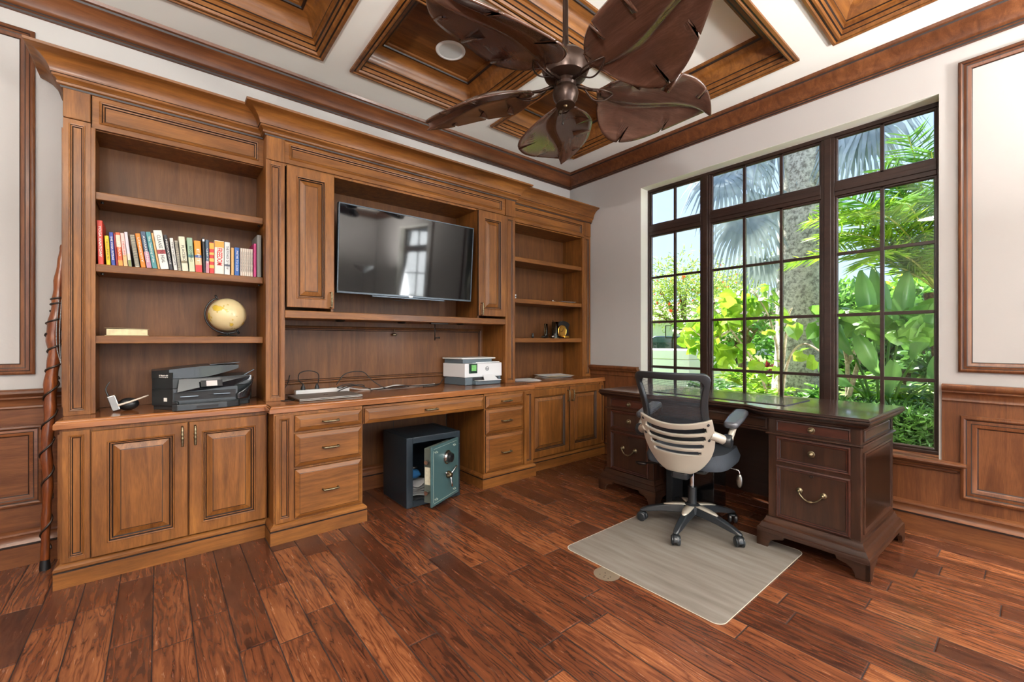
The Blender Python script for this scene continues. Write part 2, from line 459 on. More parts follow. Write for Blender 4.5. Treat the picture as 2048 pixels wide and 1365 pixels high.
# floor: hickory planks running away from the camera's left, each a little bevelled
def make_floor():
    rnd = random.Random(11)
    mb = MB(); mb.uv = []; cols = []
    wd = 0.1275; x = -0.0205 - 15 * wd; row = 0
    while x < XR:
        x0, x1 = max(x, XL), min(x + wd, XR)
        y = YF - rnd.random() * 0.8
        while y < YB:
            L = rnd.choice((0.45, 0.62, 0.8, 1.0, 1.2)) * rnd.uniform(0.85, 1.15)
            a, c = max(y, YF), min(y + L, YB)
            if c - a > 0.02 and x1 - x0 > 0.005:
                g = 0.0020; bv = 0.004; zt = rnd.uniform(-0.0006, 0.0)
                b = len(mb.v)
                ou, ov = rnd.uniform(0, 60), rnd.uniform(0, 60)
                outer = [(x0 + g, a + g, -0.002), (x1 - g, a + g, -0.002), (x1 - g, c - g, -0.002), (x0 + g, c - g, -0.002)]
                inner = [(x0 + g + bv, a + g + bv, zt), (x1 - g - bv, a + g + bv, zt), (x1 - g - bv, c - g - bv, zt), (x0 + g + bv, c - g - bv, zt)]
                for p in outer + inner: mb.v.append(Vector(p))
                F = [(4, 5, 6, 7)] + [(i, (i + 1) % 4, 4 + (i + 1) % 4, 4 + i) for i in range(4)]
                pv = rnd.random(); k = (pv, rnd.random(), rnd.random(), 1)
                for f in F:
                    mb.f.append(tuple(b + i for i in f)); mb.m.append(0); cols.append(k)
                    mb.uv.append([((outer + inner)[i][1] + ou, (outer + inner)[i][0] + ov) for i in f])
            y += L
        x += wd; row += 1
    b = len(mb.v)
    for p in ((XL, YF, -0.003), (XR, YF, -0.003), (XR, YB, -0.003), (XL, YB, -0.003), (XL, YF, -0.1), (XR, YF, -0.1), (XR, YB, -0.1), (XL, YB, -0.1)): mb.v.append(Vector(p))
    for f in ((0, 1, 2, 3), (7, 6, 5, 4), (0, 4, 5, 1), (1, 5, 6, 2), (2, 6, 7, 3), (3, 7, 4, 0)):
        mb.f.append(tuple(b + i for i in f)); mb.m.append(1); cols.append((0, 0, 0, 1)); mb.uv.append([(0, 0)] * 4)
    o = struct('floor', mb, [M_floor, M_gap], recalc=False)
    ca = o.data.color_attributes.new('plank', 'FLOAT_COLOR', 'CORNER')
    for p, k in zip(o.data.polygons, cols):
        for li in p.loop_indices: ca.data[li].color = k
    return o
make_floor()

# walls
OPEN = [(0.371, 2.457, 0.464, 2.68), (-2.2, -1.0, 0.464, 2.68)]
mb = MB()
mb.box(XL - 0.15, XR + 0.2, YB, YB + 0.15, -0.1, 3.6)
struct('wall_back', mb, M_wall)
mb = MB()
ys = [YF, -2.2, -1.0, 0.371, 2.457, YB]
for i in range(5):
    if i in (1, 3):
        mb.box(XR, XR + 0.2, ys[i], ys[i + 1], -0.1, 0.464); mb.box(XR, XR + 0.2, ys[i], ys[i + 1], 2.68, 3.6)
    else:
        mb.box(XR, XR + 0.2, ys[i], ys[i + 1], -0.1, 3.6)
struct('wall_right', mb, M_wall, bevel=0, weld=False)
mb = MB(); mb.box(XL - 0.15, XL, YF, YB, -0.1, 3.6); struct('wall_left', mb, M_wall)
mb = MB()
mb.box(XL - 0.15, -0.9, YF - 0.15, YF, -0.1, 3.6); mb.box(2.7, XR + 0.2, YF - 0.15, YF, -0.1, 3.6); mb.box(-0.9, 2.7, YF - 0.15, YF, 2.6, 3.6)
struct('wall_front', mb, M_wall)

# window units
def window(name, y0, y1, z0, z1, posts, muntins, zt, zm, x=3.765, side=1):
    root = bpy.data.objects.new(name, None); root['kind'] = 'structure'; root.location = (x, (y0 + y1) / 2, z0); C.objects.link(root); OFF[name] = Vector(root.location)
    f = MB(); d = 0.05
    f.box(x, x + d, y0, y1, z0, z0 + 0.022); f.box(x, x + d, y0, y1, z1 - 0.028, z1)
    f.box(x, x + d, y0, y0 + 0.022, z0 + 0.022, z1 - 0.028); f.box(x, x + d, y1 - 0.022, y1, z0 + 0.022, z1 - 0.028)
    cols = [y0 + 0.022] + [v for p in posts for v in p] + [y1 - 0.022]
    for p in posts: f.box(x, x + d, p[0], p[1], z0 + 0.022, z1 - 0.028)
    for p in posts: f.box(x - 0.008, x, p[0] + 0.02, p[1] - 0.02, z0 + 0.022, z1 - 0.028)
    for k in range(0, len(cols), 2):
        f.box(x, x + d, cols[k], cols[k + 1], zt[0], zt[1])
        f.box(x - 0.007, x, cols[k], cols[k + 1], zt[0] + 0.03, zt[1] - 0.03)
    F = struct('window_frame', f, M_sash, root, bevel=0.003)
    s = MB(); xx = x + 0.012
    for k in range(0, len(cols), 2):
        a, c = cols[k], cols[k + 1]
        for za, zb in ((z0 + 0.022, zt[0]), (zt[1], z1 - 0.028)):
            s.rings(frontX(xx, a, za), c - a, zb - za, [(0, -0.02), (0, 0.0), (0.012, 0.0), (0.017, -0.012), (0.017, -0.02)], cap=False)
    for m_ in muntins:
        s.box(xx, xx + 0.022, m_ - 0.011, m_ + 0.011, z0 + 0.022, zt[0]); s.box(xx, xx + 0.022, m_ - 0.011, m_ + 0.011, zt[1], z1 - 0.028)
    for zz in zm:
        for k in range(0, len(cols), 2): s.box(xx + 0.001, xx + 0.021, cols[k], cols[k + 1], zz - 0.011, zz + 0.011)
    struct('window_muntins', s, M_sash, root, bevel=0.002)
    for k in range(0, len(cols), 2):
        for za, zb in ((z0 + 0.022, zt[0]), (zt[1], z1 - 0.028)):
            g = MB(); g.box(x + 0.024, x + 0.028, cols[k], cols[k + 1], za, zb)
            struct('window_pane', g, M_pane, root)
    # sill with a rounded nose and a moulded apron
    sl = MB()
    sl.box(XR - 0.012, x, y0 + 0.001, y1 - 0.001, z0 - 0.022, z0 + 0.001)
    struct('window_stool', sl, M_tx, root)
    sl = MB(); path = [(XR - 0.01, y1 + 0.062), (XR - 0.01, y0 - 0.062)]
    sl.sweep([(XR - 0.001, y1 + 0.06), (XR - 0.012, y1 + 0.06), (XR - 0.012, y0 - 0.06), (XR - 0.001, y0 - 0.06)],
             [(-0.01, z0 - 0.001), (0.05, z0 + 0.001), (0.058, z0 - 0.004), (0.060, z0 - 0.012), (0.056, z0 - 0.02), (0.03, z0 - 0.024), (0.03, z0 - 0.03), (0.036, z0 - 0.036), (0.03, z0 - 0.046), (0.018, z0 - 0.05), (0.018, z0 - 0.058), (0.012, z0 - 0.066), (0, z0 - 0.07)])
    struct('window_sill', sl, M_ty, root, smooth='auto')
    return root
window('window_1', 0.371, 2.457, 0.464, 2.68, [(0.922, 1.004), (1.828, 1.912)], [0.660, 1.270, 1.546, 2.172], (2.225, 2.322), (0.929, 1.366, 1.806))
window('window_2', -2.2, -1.0, 0.464, 2.68, [], [-1.6], (2.225, 2.322), (0.929, 1.366, 1.806))
rv = MB()
for (a, c, z0, z1) in OPEN:
    rv.box(XR + 0.0005, 3.765, a, a + 0.0015, z0, z1); rv.box(XR + 0.0005, 3.765, c - 0.0015, c, z0, z1); rv.box(XR + 0.0005, 3.765, a, c, z1 - 0.0015, z1)
struct('trim_1', rv, M_reveal)
# glass doors added in the unseen rear wall to admit fill light
root = bpy.data.objects.new('added_door_1', None); root['kind'] = 'structure'; root.location = (0.9, YF, 0); C.objects.link(root); OFF['added_door_1'] = Vector(root.location)
for k in range(4):
    f = MB(); a = -0.9 + k * 0.9
    f.rings(front(a, YF - 0.06, 0), 0.9, 2.6, [(0, -0.04), (0, 0), (0.09, 0), (0.09, -0.04), (0, -0.04)], cap=False)
    for zz in (0.7, 1.3, 1.9): f.box(a + 0.09, a + 0.81, YF - 0.05, YF - 0.03, zz - 0.012, zz + 0.012)
    struct('added_door_frame', f, M_sash, root)
    g = MB(); g.box(a + 0.09, a + 0.81, YF - 0.045, YF - 0.04, 0.09, 2.51); struct('added_door_pane', g, M_pane, root)

# ceiling with wood-framed coffers
colsX = [(-0.218, 0.841), (1.015, 2.045), (2.216, 3.278)]
COF = [(a, c, 2.097, 3.002) for a, c in colsX] + [(-0.218, 3.278, 0.992, 1.903)] + [(a, c, -0.112, 0.810) for a, c in colsX]
cb = MB()
gx = sorted({XL, XR, *[v for q in COF for v in q[:2]]}); gy = sorted({YF, YB, *[v for q in COF for v in q[2:]]})
IN = 0.018
for i in range(len(gx) - 1):
    for j in range(len(gy) - 1):
        mx, my = (gx[i] + gx[i + 1]) / 2, (gy[j] + gy[j + 1]) / 2
        if any(a < mx < c and d < my < e for a, c, d, e in COF): continue
        cb.box(gx[i], gx[i + 1], gy[j], gy[j + 1], ZC, 3.35)
struct('ceiling', cb, M_ceil)
ZP = 3.225
LIP = [(-0.0, ZC), (-0.0, ZC - 0.014), (0.016, ZC - 0.018), (0.022, ZC - 0.010), (0.030, ZC - 0.010), (0.036, ZC - 0.016), (0.046, ZC - 0.014), (0.052, ZC - 0.002),
       (0.060, ZC + 0.000), (0.064, ZC + 0.022), (0.072, ZC + 0.026), (0.074, ZC + 0.046), (0.086, ZC + 0.050), (0.086, ZC + 0.058)]
COVE = [(0.086, ZC + 0.058), (0.092, ZC + 0.066), (0.098, ZC + 0.09), (0.112, ZC + 0.115), (0.135, ZC + 0.138), (0.162, ZC + 0.15), (0.172, ZC + 0.151), (0.176, ZC + 0.16), (0.190, ZC + 0.163), (0.192, ZP)]
for n_, (a, c, d, e) in enumerate(COF):
    m_ = MB()
    path = [(a, d), (a, e), (c, e), (c, d)]      # clockwise: out points inwards
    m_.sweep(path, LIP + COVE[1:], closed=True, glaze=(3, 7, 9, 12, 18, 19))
    o = struct('trim_%d' % (n_ + 2), m_, [M_wh, M_glaze_shade], smooth='auto', angle=35)
    p = MB(); p.box(a + 0.02, c - 0.02, d + 0.02, e - 0.02, ZP, ZP + 0.02)
    o2 = p.build('coffer_panel', M_ceil if n_ == 3 else M_wh, o); o2['kind'] = 'structure'

# room crown, baseboard, chair rail
room = [(XL, YB), (XR, YB), (XR, YF), (XL, YF)]
cr = MB()
cr.sweep(room, [(0, 2.912), (0.014, 2.914), (0.016, 2.924), (0.024, 2.928), (0.024, 2.936), (0.032, 2.941), (0.036, 2.950), (0.044, 2.966), (0.060, 2.990), (0.080, 3.008), (0.104, 3.020), (0.108, 3.030), (0.120, 3.034), (0.126, 3.05), (0, 3.05)], closed=True, ends=False, glaze=(1, 3, 10))
struct('trim_9', cr, [M_tx, M_glaze_shade], smooth='auto', angle=35)
BB = [(0, 0), (0.024, 0), (0.024, 0.104), (0.030, 0.108), (0.031, 0.118), (0.026, 0.126), (0.020, 0.136), (0.018, 0.156), (0.022, 0.164), (0.020, 0.174), (0.010, 0.182), (0, 0.186)]
def board(name, path, mat):
    b = MB(); b.sweep(path, BB, glaze=(3,)); struct(name, b, [mat, M_glaze_shade], smooth='auto', angle=35)
board('baseboard_back', [(XL, YB - 0.01), (-0.378, YB - 0.01)], M_tx)
board('baseboard_kneehole', [(1.03, YB - 0.02), (2.005, YB - 0.02)], M_tx)
board('baseboard_right', [(XR - 0.01, 2.87), (XR - 0.01, YF)], M_ty)
board('baseboard_left', [(XL, YF), (XL, YB)], M_ty)
RAIL = [(0, 0.822), (0.008, 0.822), (0.012, 0.828), (0.008, 0.836), (0.012, 0.862), (0.022, 0.874), (0.030, 0.878), (0.030, 0.886), (0.040, 0.894), (0.046, 0.906), (0.044, 0.918), (0.036, 0.924), (0, 0.926)]
PM = [(0, 0), (0, 0.014), (0.004, 0.018), (0.012, 0.02), (0.018, 0.016), (0.022, 0.011, 1), (0.034, 0.013), (0.038, 0.011, 1), (0.05, 0.008), (0.054, 0.004), (0.058, 0.0, 1)]
# wainscot of the back wall left of the built-in
w = MB(); w.box(XL, -0.378, YB - 0.01, YB - 0.0005, 0, 0.90)
w.sweep([(XL, YB - 0.01), (-0.378, YB - 0.01)], RAIL)
w.rings(front(-1.72, YB - 0.01, 0.312), 1.72 - 0.479, 0.735 - 0.312, PM, cap=False)
struct('trim_10', w, [M_tx, M_glaze_shade], smooth='auto', angle=35)
w = MB(); w.rings(front(-1.76, YB - 0.0005, 1.003), 1.76 - 0.511, 2.828 - 1.003, PM, cap=False)
struct('trim_11', w, [M_tz, M_glaze_shade], smooth='auto', angle=35)
# wainscot of the window wall
w = MB(); X1 = XR - 0.01
w.box(X1, XR - 0.0005, YF, 0.359, 0, 0.90); w.box(X1, XR - 0.0005, 2.47, YB, 0, 0.90); w.box(X1, XR - 0.0005, 0.359, 2.47, 0, 0.42)
w.sweep([(X1, YB), (X1, 2.472)], [(o * 0.9, z) for o, z in RAIL])
w.sweep([(X1, 0.357), (X1, -0.95)], [(o * 0.9, z) for o, z in RAIL])
w.rings(sideL(X1, 0.281, 0.255), 1.1, 0.745 - 0.255, [(a, b * 1.2) + tuple(r) for a, b, *r in [p if len(p) > 2 else p for p in [(q[0] * 1.25, q[1], *q[2:]) for q in PM]]], cap=False)
struct('trim_12', w, [M_tz, M_glaze_shade], smooth='auto', angle=35)
w = MB(); w.rings(sideL(XR - 0.0005, 0.290, 0.998), 1.1, 2.818 - 0.998, PM, cap=False)
struct('trim_13', w, [M_tz, M_glaze_shade], smooth='auto', angle=35)

# round flush loudspeaker in the coffer panel left of the fan
M_white = plain('white_plastic', (232, 232, 230), rough=0.5, var=0.01)
M_grille = plain('speaker_grille', (212, 218, 218), rough=0.7, bump=0.4, bscale=900, var=0.02)
sp = thing('ceiling_speaker', 'round white flush speaker in the wooden coffer left of the fan', 'speaker', (1.585, 2.612, ZP - 0.001))
s = MB(); s.lathe([(0.080, -0.004), (0.084, -0.007), (0.098, -0.007), (0.103, -0.003), (0.104, 0.0)], 40, cap=False); s.build('rim', M_white, sp, smooth=True)
s = MB(); s.lathe([(0.001, -0.0045), (0.081, -0.0045)], 40, cap=False); s.build('grille', M_grille, sp)

# bodies of the fill lamps added behind the camera, unseen
def added_uplighter(x, y, label):
    t = thing('added_floor_lamp', label, 'floor lamp', (x, y, 0))
    g = MB(); g.lathe([(0.001, 0.0005), (0.15, 0.0005), (0.15, 0.012), (0.02, 0.03), (0.001, 0.03)], 28); g.build('base', M_sash, t, smooth='auto')
    g = MB(); g.tube([(0, 0, 0.028), (0, 0, 1.72)], 0.012, 10); g.build('pole', M_sash, t)
    g = MB(); g.lathe([(0.012, 1.71), (0.06, 1.73), (0.15, 1.80), (0.19, 1.85), (0.185, 1.853), (0.145, 1.805), (0.05, 1.74)], 32, cap=False); g.build('bowl_shade', M_white, t, smooth=True)
added_uplighter(-0.75, -0.75, 'added unseen uplight behind the camera, at the left')
added_uplighter(2.9, -2.0, 'added unseen uplight behind the camera, at the right')
for lx, ly in ((-0.9, -1.7), (0.9, -2.2), (-1.2, 0.9)):
    t = thing('added_ceiling_light', 'added unseen round ceiling fill lamp behind the camera', 'ceiling light', (lx, ly, ZC), group='added ceiling fill lamps')
    g = MB(); g.lathe([(0.24, -0.001), (0.25, -0.03), (0.235, -0.06), (0.23, -0.001)], 32, cap=False); g.build('rim', M_white, t, smooth='auto')
M_brass = plain('antique_brass', (124, 112, 88), rough=0.36, metal=1.0, var=0.3, vscale=60)
M_black = plain('black_plastic', (22, 23, 25), rough=0.38, var=0.1)
M_dkmetal = plain('dark_metal', (48, 44, 42), rough=0.35, metal=0.9, var=0.1)
M_chrome = plain('chrome', (205, 205, 205), rough=0.12, metal=1.0, var=0.02)

ZT = 0.80     # worktop height
UL, UM, UR = 3.11, 3.03, 3.08          # face planes of the upper cabinets
BL, BM_, BR = 2.955, 2.80, 2.885       # face planes of the base cabinets
DOORP = [(0, 0), (0, 0.017, 1), (0.003, 0.020), (0.056, 0.020), (0.059, 0.024), (0.064, 0.023), (0.069, 0.014, 1), (0.073, 0.014), (0.079, 0.007, 1), (0.083, 0.009), (0.106, 0.018), (0.109, 0.0185, 1), (0.112, 0.019)]  # first ring paints edge shade on the door sides; inner rings are glaze
DRAWP = [(0, 0), (0, 0.010, 1), (0.003, 0.013), (0.024, 0.022), (0.026, 0.0225, 1), (0.028, 0.023)]  # outer ring paints edge shade on the drawer sides
PILP = [(0, 0), (0.020, 0.0), (0.022, 0.003), (0.026, 0.002), (0.028, -0.004, 1), (0.032, -0.005), (0.036, -0.010, 1), (0.038, -0.010)]

def handle(parent, x, y, z, vert=True, L=0.112):
    """ornate bar pull on a front facing -y"""
    h = MB(); n = 18; pts = []; rr = []
    for i in range(n + 1):
        t = i / n - 0.5
        pts.append((0, -0.028 - 0.004 * math.cos(t * PI), t * L * 0.92)); rr.append(0.0048 + 0.0034 * abs(math.sin(t * PI * 5)) * (1 - abs(t)))
    h.tube(pts, rr, 8)
    for s_ in (-1, 1):
        h.tube([(0, -0.03, s_ * L * 0.44), (0, -0.012, s_ * L * 0.45), (0, 0.0, s_ * L * 0.45)], [0.0038, 0.0036, 0.006], 8)
    M = Matrix.Translation((x, y, z)) @ (Matrix.Identity(4) if vert else Matrix.Rotation(PI / 2, 4, 'Y'))
    h.v = [M @ v for v in h.v]
    return h.build('handle', M_brass, parent, smooth=True)

def cab_door(parent, x0, x1, z0, z1, y, hx=None, hz=None):
    d = MB(); d.rings(front(x0, y, z0), x1 - x0, z1 - z0, DOORP)
    o = d.build('door', [M_wv, M_glaze_shade], parent)
    if hx is not None: handle(o, hx, y - 0.019, hz)
    return o
def drawer(parent, x0, x1, z0, z1, y, hl=0.085):
    d = MB(); d.rings(front(x0, y, z0), x1 - x0, z1 - z0, DRAWP)
    o = d.build('drawer', [M_wh, M_glaze_shade], parent)
    handle(o, (x0 + x1) / 2, y - 0.021, (z0 + z1) / 2, vert=False, L=hl)
    return o
def pilaster(parent, x0, x1, z0, z1, y, ydeep):
    p = MB(); p.rings(front(x0, y, z0), x1 - x0, z1 - z0, PILP)
    p.rings(front(x0, y, z0), x1 - x0, z1 - z0, [(0, 0), (0, -ydeep)], cap=False)
    return p.build('pilaster', [M_wv, M_glaze_shade], parent)
PLP = [(0.0, 0.0), (0.02, 0.0), (0.02, 0.074), (0.013, 0.079), (0.020, 0.084), (0.020, 0.096), (0.012, 0.105), (0.004, 0.109), (0.0, 0.113)]
def plinth(parent, path):
    p = MB(); p.sweep(path, PLP, glaze=(2,))
    return p.build('plinth', [M_wh, M_glaze_shade], parent, smooth='auto', angle=35)

# --- base cabinet at the left end: two doors
t = thing('base_cabinet', 'brown wooden base cabinet with two panelled doors under the black printer', 'cabinet', (0.06, 3.17, 0), world=True)
c = MB(); c.box(-0.367, 0.50, BL, YB - 0.012, 0.0, 0.755); c.build('carcass', M_wv, t)
c = MB(); c.box(-0.36, 0.505, BL - 0.0015, BL, 0.112, 0.755); c.build('face_frame', M_wv, t)
pilaster(t, -0.357, -0.262, 0.118, 0.745, BL - 0.012, 0.012)
cab_door(t, -0.257, 0.121, 0.118, 0.737, BL - 0.003, 0.097, 0.665)
cab_door(t, 0.127, 0.497, 0.118, 0.737, BL - 0.003, 0.153, 0.665)
plinth(t, [(-0.367, YB - 0.015), (-0.367, BL), (0.505, BL)])
c = MB(); c.rings(sideL(-0.367, 3.36, 0.13), 0.38, 0.60, [(0, 0), (0.0, 0.010), (0.03, 0.012), (0.034, 0.006, 1), (0.045, 0.006)]); c.build('side_panel', [M_wv, M_glaze_shade], t)

# --- drawer pedestals under the television
def pedestal(x0, x1, dx0, dx1, px0, px1, label, sides, hl):
    t = thing('drawer_pedestal', label, 'drawers', ((x0 + x1) / 2, 3.1, 0), world=True, group='drawer pedestals beside the kneehole')
    c = MB(); c.box(x0, x1, BM_, YB - 0.03, 0.0, 0.755); c.build('carcass', M_wv, t)
    pilaster(t, px0, px1, 0.118, 0.745, BM_ - 0.012, 0.012)
    drawer(t, dx0, dx1, 0.640, 0.737, BM_ - 0.001, hl); drawer(t, dx0, dx1, 0.430, 0.626, BM_ - 0.001, hl); drawer(t, dx0, dx1, 0.125, 0.415, BM_ - 0.001, hl)
    plinth(t, sides)
    return t
pedestal(0.512, 1.03, 0.623, 1.021, 0.52, 0.615, 'wooden three-drawer pedestal left of the safe', [(0.512, 2.95), (0.512, BM_), (1.034, BM_), (1.034, YB - 0.04)], 0.1)
pedestal(2.008, 2.535, 2.018, 2.412, 2.425, 2.527, 'wooden three-drawer pedestal between the safe and the far cabinet doors', [(2.004, YB - 0.04), (2.004, BM_), (2.535, BM_), (2.535, 2.87)], 0.1)
t = thing('centre_drawer', 'wide shallow wooden drawer above the open kneehole with the safe', 'drawer', (1.52, 2.95, 0.63), world=True)
c = MB(); c.box(1.036, 2.003, BM_ + 0.0015, BM_ + 0.40, 0.635, 0.75); c.build('drawer_box', M_wh, t)
c = MB(); c.rings(front(1.041, BM_, 0.637), 0.957, 0.10, DRAWP); o = c.build('drawer_front', [M_wh, M_glaze_shade], t)
handle(o, 1.52, BM_ - 0.021, 0.688, vert=False, L=0.1)
t = thing('kneehole_panel', 'dark wooden back panel of the kneehole behind the safe', 'panel', (1.5, YB - 0.02, 0), world=True)
c = MB(); c.box(1.036, 2.003, YB - 0.02, YB - 0.004, 0.001, 0.755); c.build('panel', M_wb, t)
c = MB(); c.box(1.5, 1.504, YB - 0.0215, YB - 0.02, 0.19, 0.75); c.build('seam', M_glaze_shade, t)

# --- base cabinet at the window end
t = thing('base_cabinet', 'wooden base cabinet with two panelled doors at the window end of the built-in', 'cabinet', (3.08, 3.14, 0), world=True)
c = MB(); c.box(2.54, 3.61, BR, YB - 0.012, 0.0, 0.755); c.build('carcass', M_wv, t)
cab_door(t, 2.553, 3.072, 0.118, 0.737, BR - 0.001, 3.045, 0.655)
cab_door(t, 3.082, 3.535, 0.118, 0.737, BR - 0.001, 3.108, 0.655)
pilaster(t, 3.54, 3.605, 0.118, 0.745, BR - 0.012, 0.012)
plinth(t, [(2.54, BR), (3.61, BR)])

# --- the continuous worktop
def round_edge(z): return [(0, z - 0.043), (0.016, z - 0.043), (0.020, z - 0.040), (0.020, z - 0.018), (0.016, z - 0.012), (0.013, z - 0.010), (0.012, z - 0.006), (0.007, z - 0.001), (0.0, z)]
t = thing('worktop', 'long wooden worktop running along the whole built-in wall unit', 'worktop', (1.6, 3.15, 0.757), world=True)
path = [(-0.367, YB - 0.012), (-0.367, BL - 0.003), (0.510, BL - 0.003), (0.510, BM_ + 0.010), (2.530, BM_ + 0.010), (2.530, BR + 0.008), (3.63, BR + 0.008)]
c = MB(); c.sweep(path, round_edge(ZT), glaze=())
c.add([(p[0], p[1], ZT) for p in path] + [(3.63, YB - 0.012, ZT)], [tuple(range(8))])
c.add([(p[0], p[1], ZT - 0.043) for p in path] + [(3.63, YB - 0.012, ZT - 0.043)], [tuple(reversed(range(8)))])
c.build('slab', M_wc, t, smooth='auto', angle=25)

# --- upper cabinets
CORN = [(0, 2.455), (0.008, 2.457), (0.010, 2.466), (0.020, 2.470), (0.022, 2.480), (0.018, 2.483), (0.026, 2.494), (0.036, 2.499), (0.036, 2.510), (0.040, 2.512), (0.042, 2.524), (0.052, 2.548), (0.072, 2.572), (0.096, 2.586), (0.110, 2.590), (0.118, 2.594), (0.120, 2.606), (0, 2.606)]
def cornice(parent, path):
    c = MB(); c.sweep(path, CORN, glaze=(1, 4, 8))
    c.add([(p[0], p[1], 2.605) for p in path] + [(path[-1][0], YB - 0.012, 2.605), (path[0][0], YB - 0.012, 2.605)], [tuple(range(len(path) + 2))])
    return c.build('cornice', [M_wh, M_glaze_shade], parent, smooth='auto', angle=30)
FRZ = [(0, 0), (0.026, 0), (0.030, 0.004), (0.036, 0.002), (0.040, -0.006, 1), (0.046, -0.008), (0.050, -0.013, 1), (0.052, -0.013)]
def frieze(parent, x0, x1, z0, z1, y):
    c = MB(); c.rings(front(x0, y, z0), x1 - x0, z1 - z0, FRZ); c.rings(front(x0, y, z0), x1 - x0, z1 - z0, [(0, 0), (0, -0.022)], cap=False)
    return c.build('frieze', [M_wh, M_glaze_shade], parent)
def shelf(parent, x0, x1, y, z, th=0.042, y1=YB - 0.024):
    c = MB(); c.box(x0, x1, y, y1, z - th, z)
    return c.build('shelf', M_wh, parent, bevel=0.004)
def upper_pil(parent, x0, x1, y, cap=0.02):
    p = MB(); p.rings(front(x0, y, ZT + 0.001), x1 - x0, 2.308 - ZT, PILP)
    p.rings(front(x0, y, ZT + 0.001), x1 - x0, 2.308 - ZT, [(0, 0), (0, -0.03)], cap=False)
    o = p.build('pilaster', [M_wv, M_glaze_shade], parent)
    b = MB(); b.box(x0, x1, y - 0.006, y + 0.03, 2.312, 2.468); b.build('pilaster_block', M_wv, parent, bevel=0.003)
    return o

t = thing('bookcase', 'tall wooden bookcase with four open bays holding books, globe and black printer', 'bookcase', (0.07, 3.26, ZT), world=True)
c = MB()
c.box(-0.374, -0.262, UL + 0.03, YB - 0.012, ZT + 0.001, 2.46)
c.box(0.514, 0.532, UL + 0.002, YB - 0.012, ZT + 0.001, 2.46)
c.box(-0.262, 0.514, UL + 0.022, YB - 0.024, 2.285, 2.30)
c.build('carcass', M_wv, t)
c = MB(); c.box(-0.262, 0.514, YB - 0.024, YB - 0.012, ZT + 0.001, 2.46); c.build('back_panel', M_wb, t)
upper_pil(t, -0.374, -0.274, UL)
c = MB(); c.box(-0.274, -0.256, UL + 0.001, UL + 0.03, ZT + 0.001, 2.29); c.build('stile', M_wv, t, bevel=0.002)
frieze(t, -0.268, 0.513, 2.289, 2.462, UL)
for z in (1.966, 1.586, 1.208): shelf(t, -0.260, 0.5135, UL + 0.016, z)
for z in (1.586, 1.966):
    for x in (-0.235, 0.497):
        c = MB(); c.tube([(x, UL + 0.06, z - 0.0425), (x, UL + 0.06, z - 0.052)], 0.007, 8); c.build('shelf_pin', M_dkmetal, t)
cornice(t, [(-0.374, YB - 0.012), (-0.374, UL), (0.514, UL)])
c = MB(); c.rings(sideL(-0.374, 3.37, 0.84), 0.22, 1.43, [(0, 0), (0.0, 0.010), (0.03, 0.012), (0.034, 0.006, 1), (0.045, 0.006)]); c.build('side_panel', [M_wv, M_glaze_shade], t)

t = thing('media_cabinet', 'wooden centre cabinet of the wall unit framing the television between two doors', 'cabinet', (1.52, 3.21, ZT), world=True)
c = MB()
c.box(0.5325, 0.625, UM + 0.03, YB - 0.012, ZT + 0.001, 2.46)
c.box(2.410, 2.505, UM + 0.03, YB - 0.012, ZT + 0.001, 2.46)
c.box(0.512, 0.5325, UM + 0.001, UL, ZT + 0.001, 2.455); c.box(2.505, 2.523, UM + 0.001, UR + 0.02, ZT + 0.001, 2.455)
for a, b in ((0.9, 0.916), (2.106, 2.122)): c.box(a, b, UM + 0.001, YB - 0.024, 1.38, 2.31)
c.box(0.616, 2.42, UM + 0.02, YB - 0.024, 2.302, 2.32)
c.build('carcass', M_wv, t)
c = MB(); c.box(0.625, 2.41, YB - 0.024, YB - 0.012, ZT + 0.001, 2.46); c.build('back_panel', M_wb, t)
upper_pil(t, 0.514, 0.617, UM); upper_pil(t, 2.412, 2.523, UM)
frieze(t, 0.618, 2.411, 2.318, 2.468, UM + 0.006)
cornice(t, [(0.514, UL + 0.02), (0.514, UM), (2.523, UM), (2.523, UR + 0.02)])
cab_door(t, 0.626, 0.917, 1.397, 2.300, UM + 0.001, 0.892, 1.455)
cab_door(t, 2.106, 2.407, 1.397, 2.300, UM + 0.001, 2.132, 1.455)
shelf(t, 0.618, 2.409, UM - 0.004, 1.378, 0.05)
c = MB(); c.rings(front(0.640, YB - 0.024, 0.868), 1.745, 1.292 - 0.868, [(0, 0), (0, 0.012), (0.008, 0.018), (0.018, 0.014), (0.022, 0.009, 1), (0.030, 0.010), (0.034, 0.004, 1), (0.038, 0.004)])
c.build('framed_back', [M_wb, M_glaze_shade], t)
for px, pz_ in ((0.98, 1.326), (1.44, 1.326), (1.97, 1.326)):
    c = MB(); c.lathe([(0.001, 0.0), (0.032, 0.0), (0.033, -0.004), (0.026, -0.012), (0.001, -0.013)], 20, M=Matrix.Translation((px, 3.09, pz_))); c.build('puck_light', M_dkmetal, t, smooth='auto')

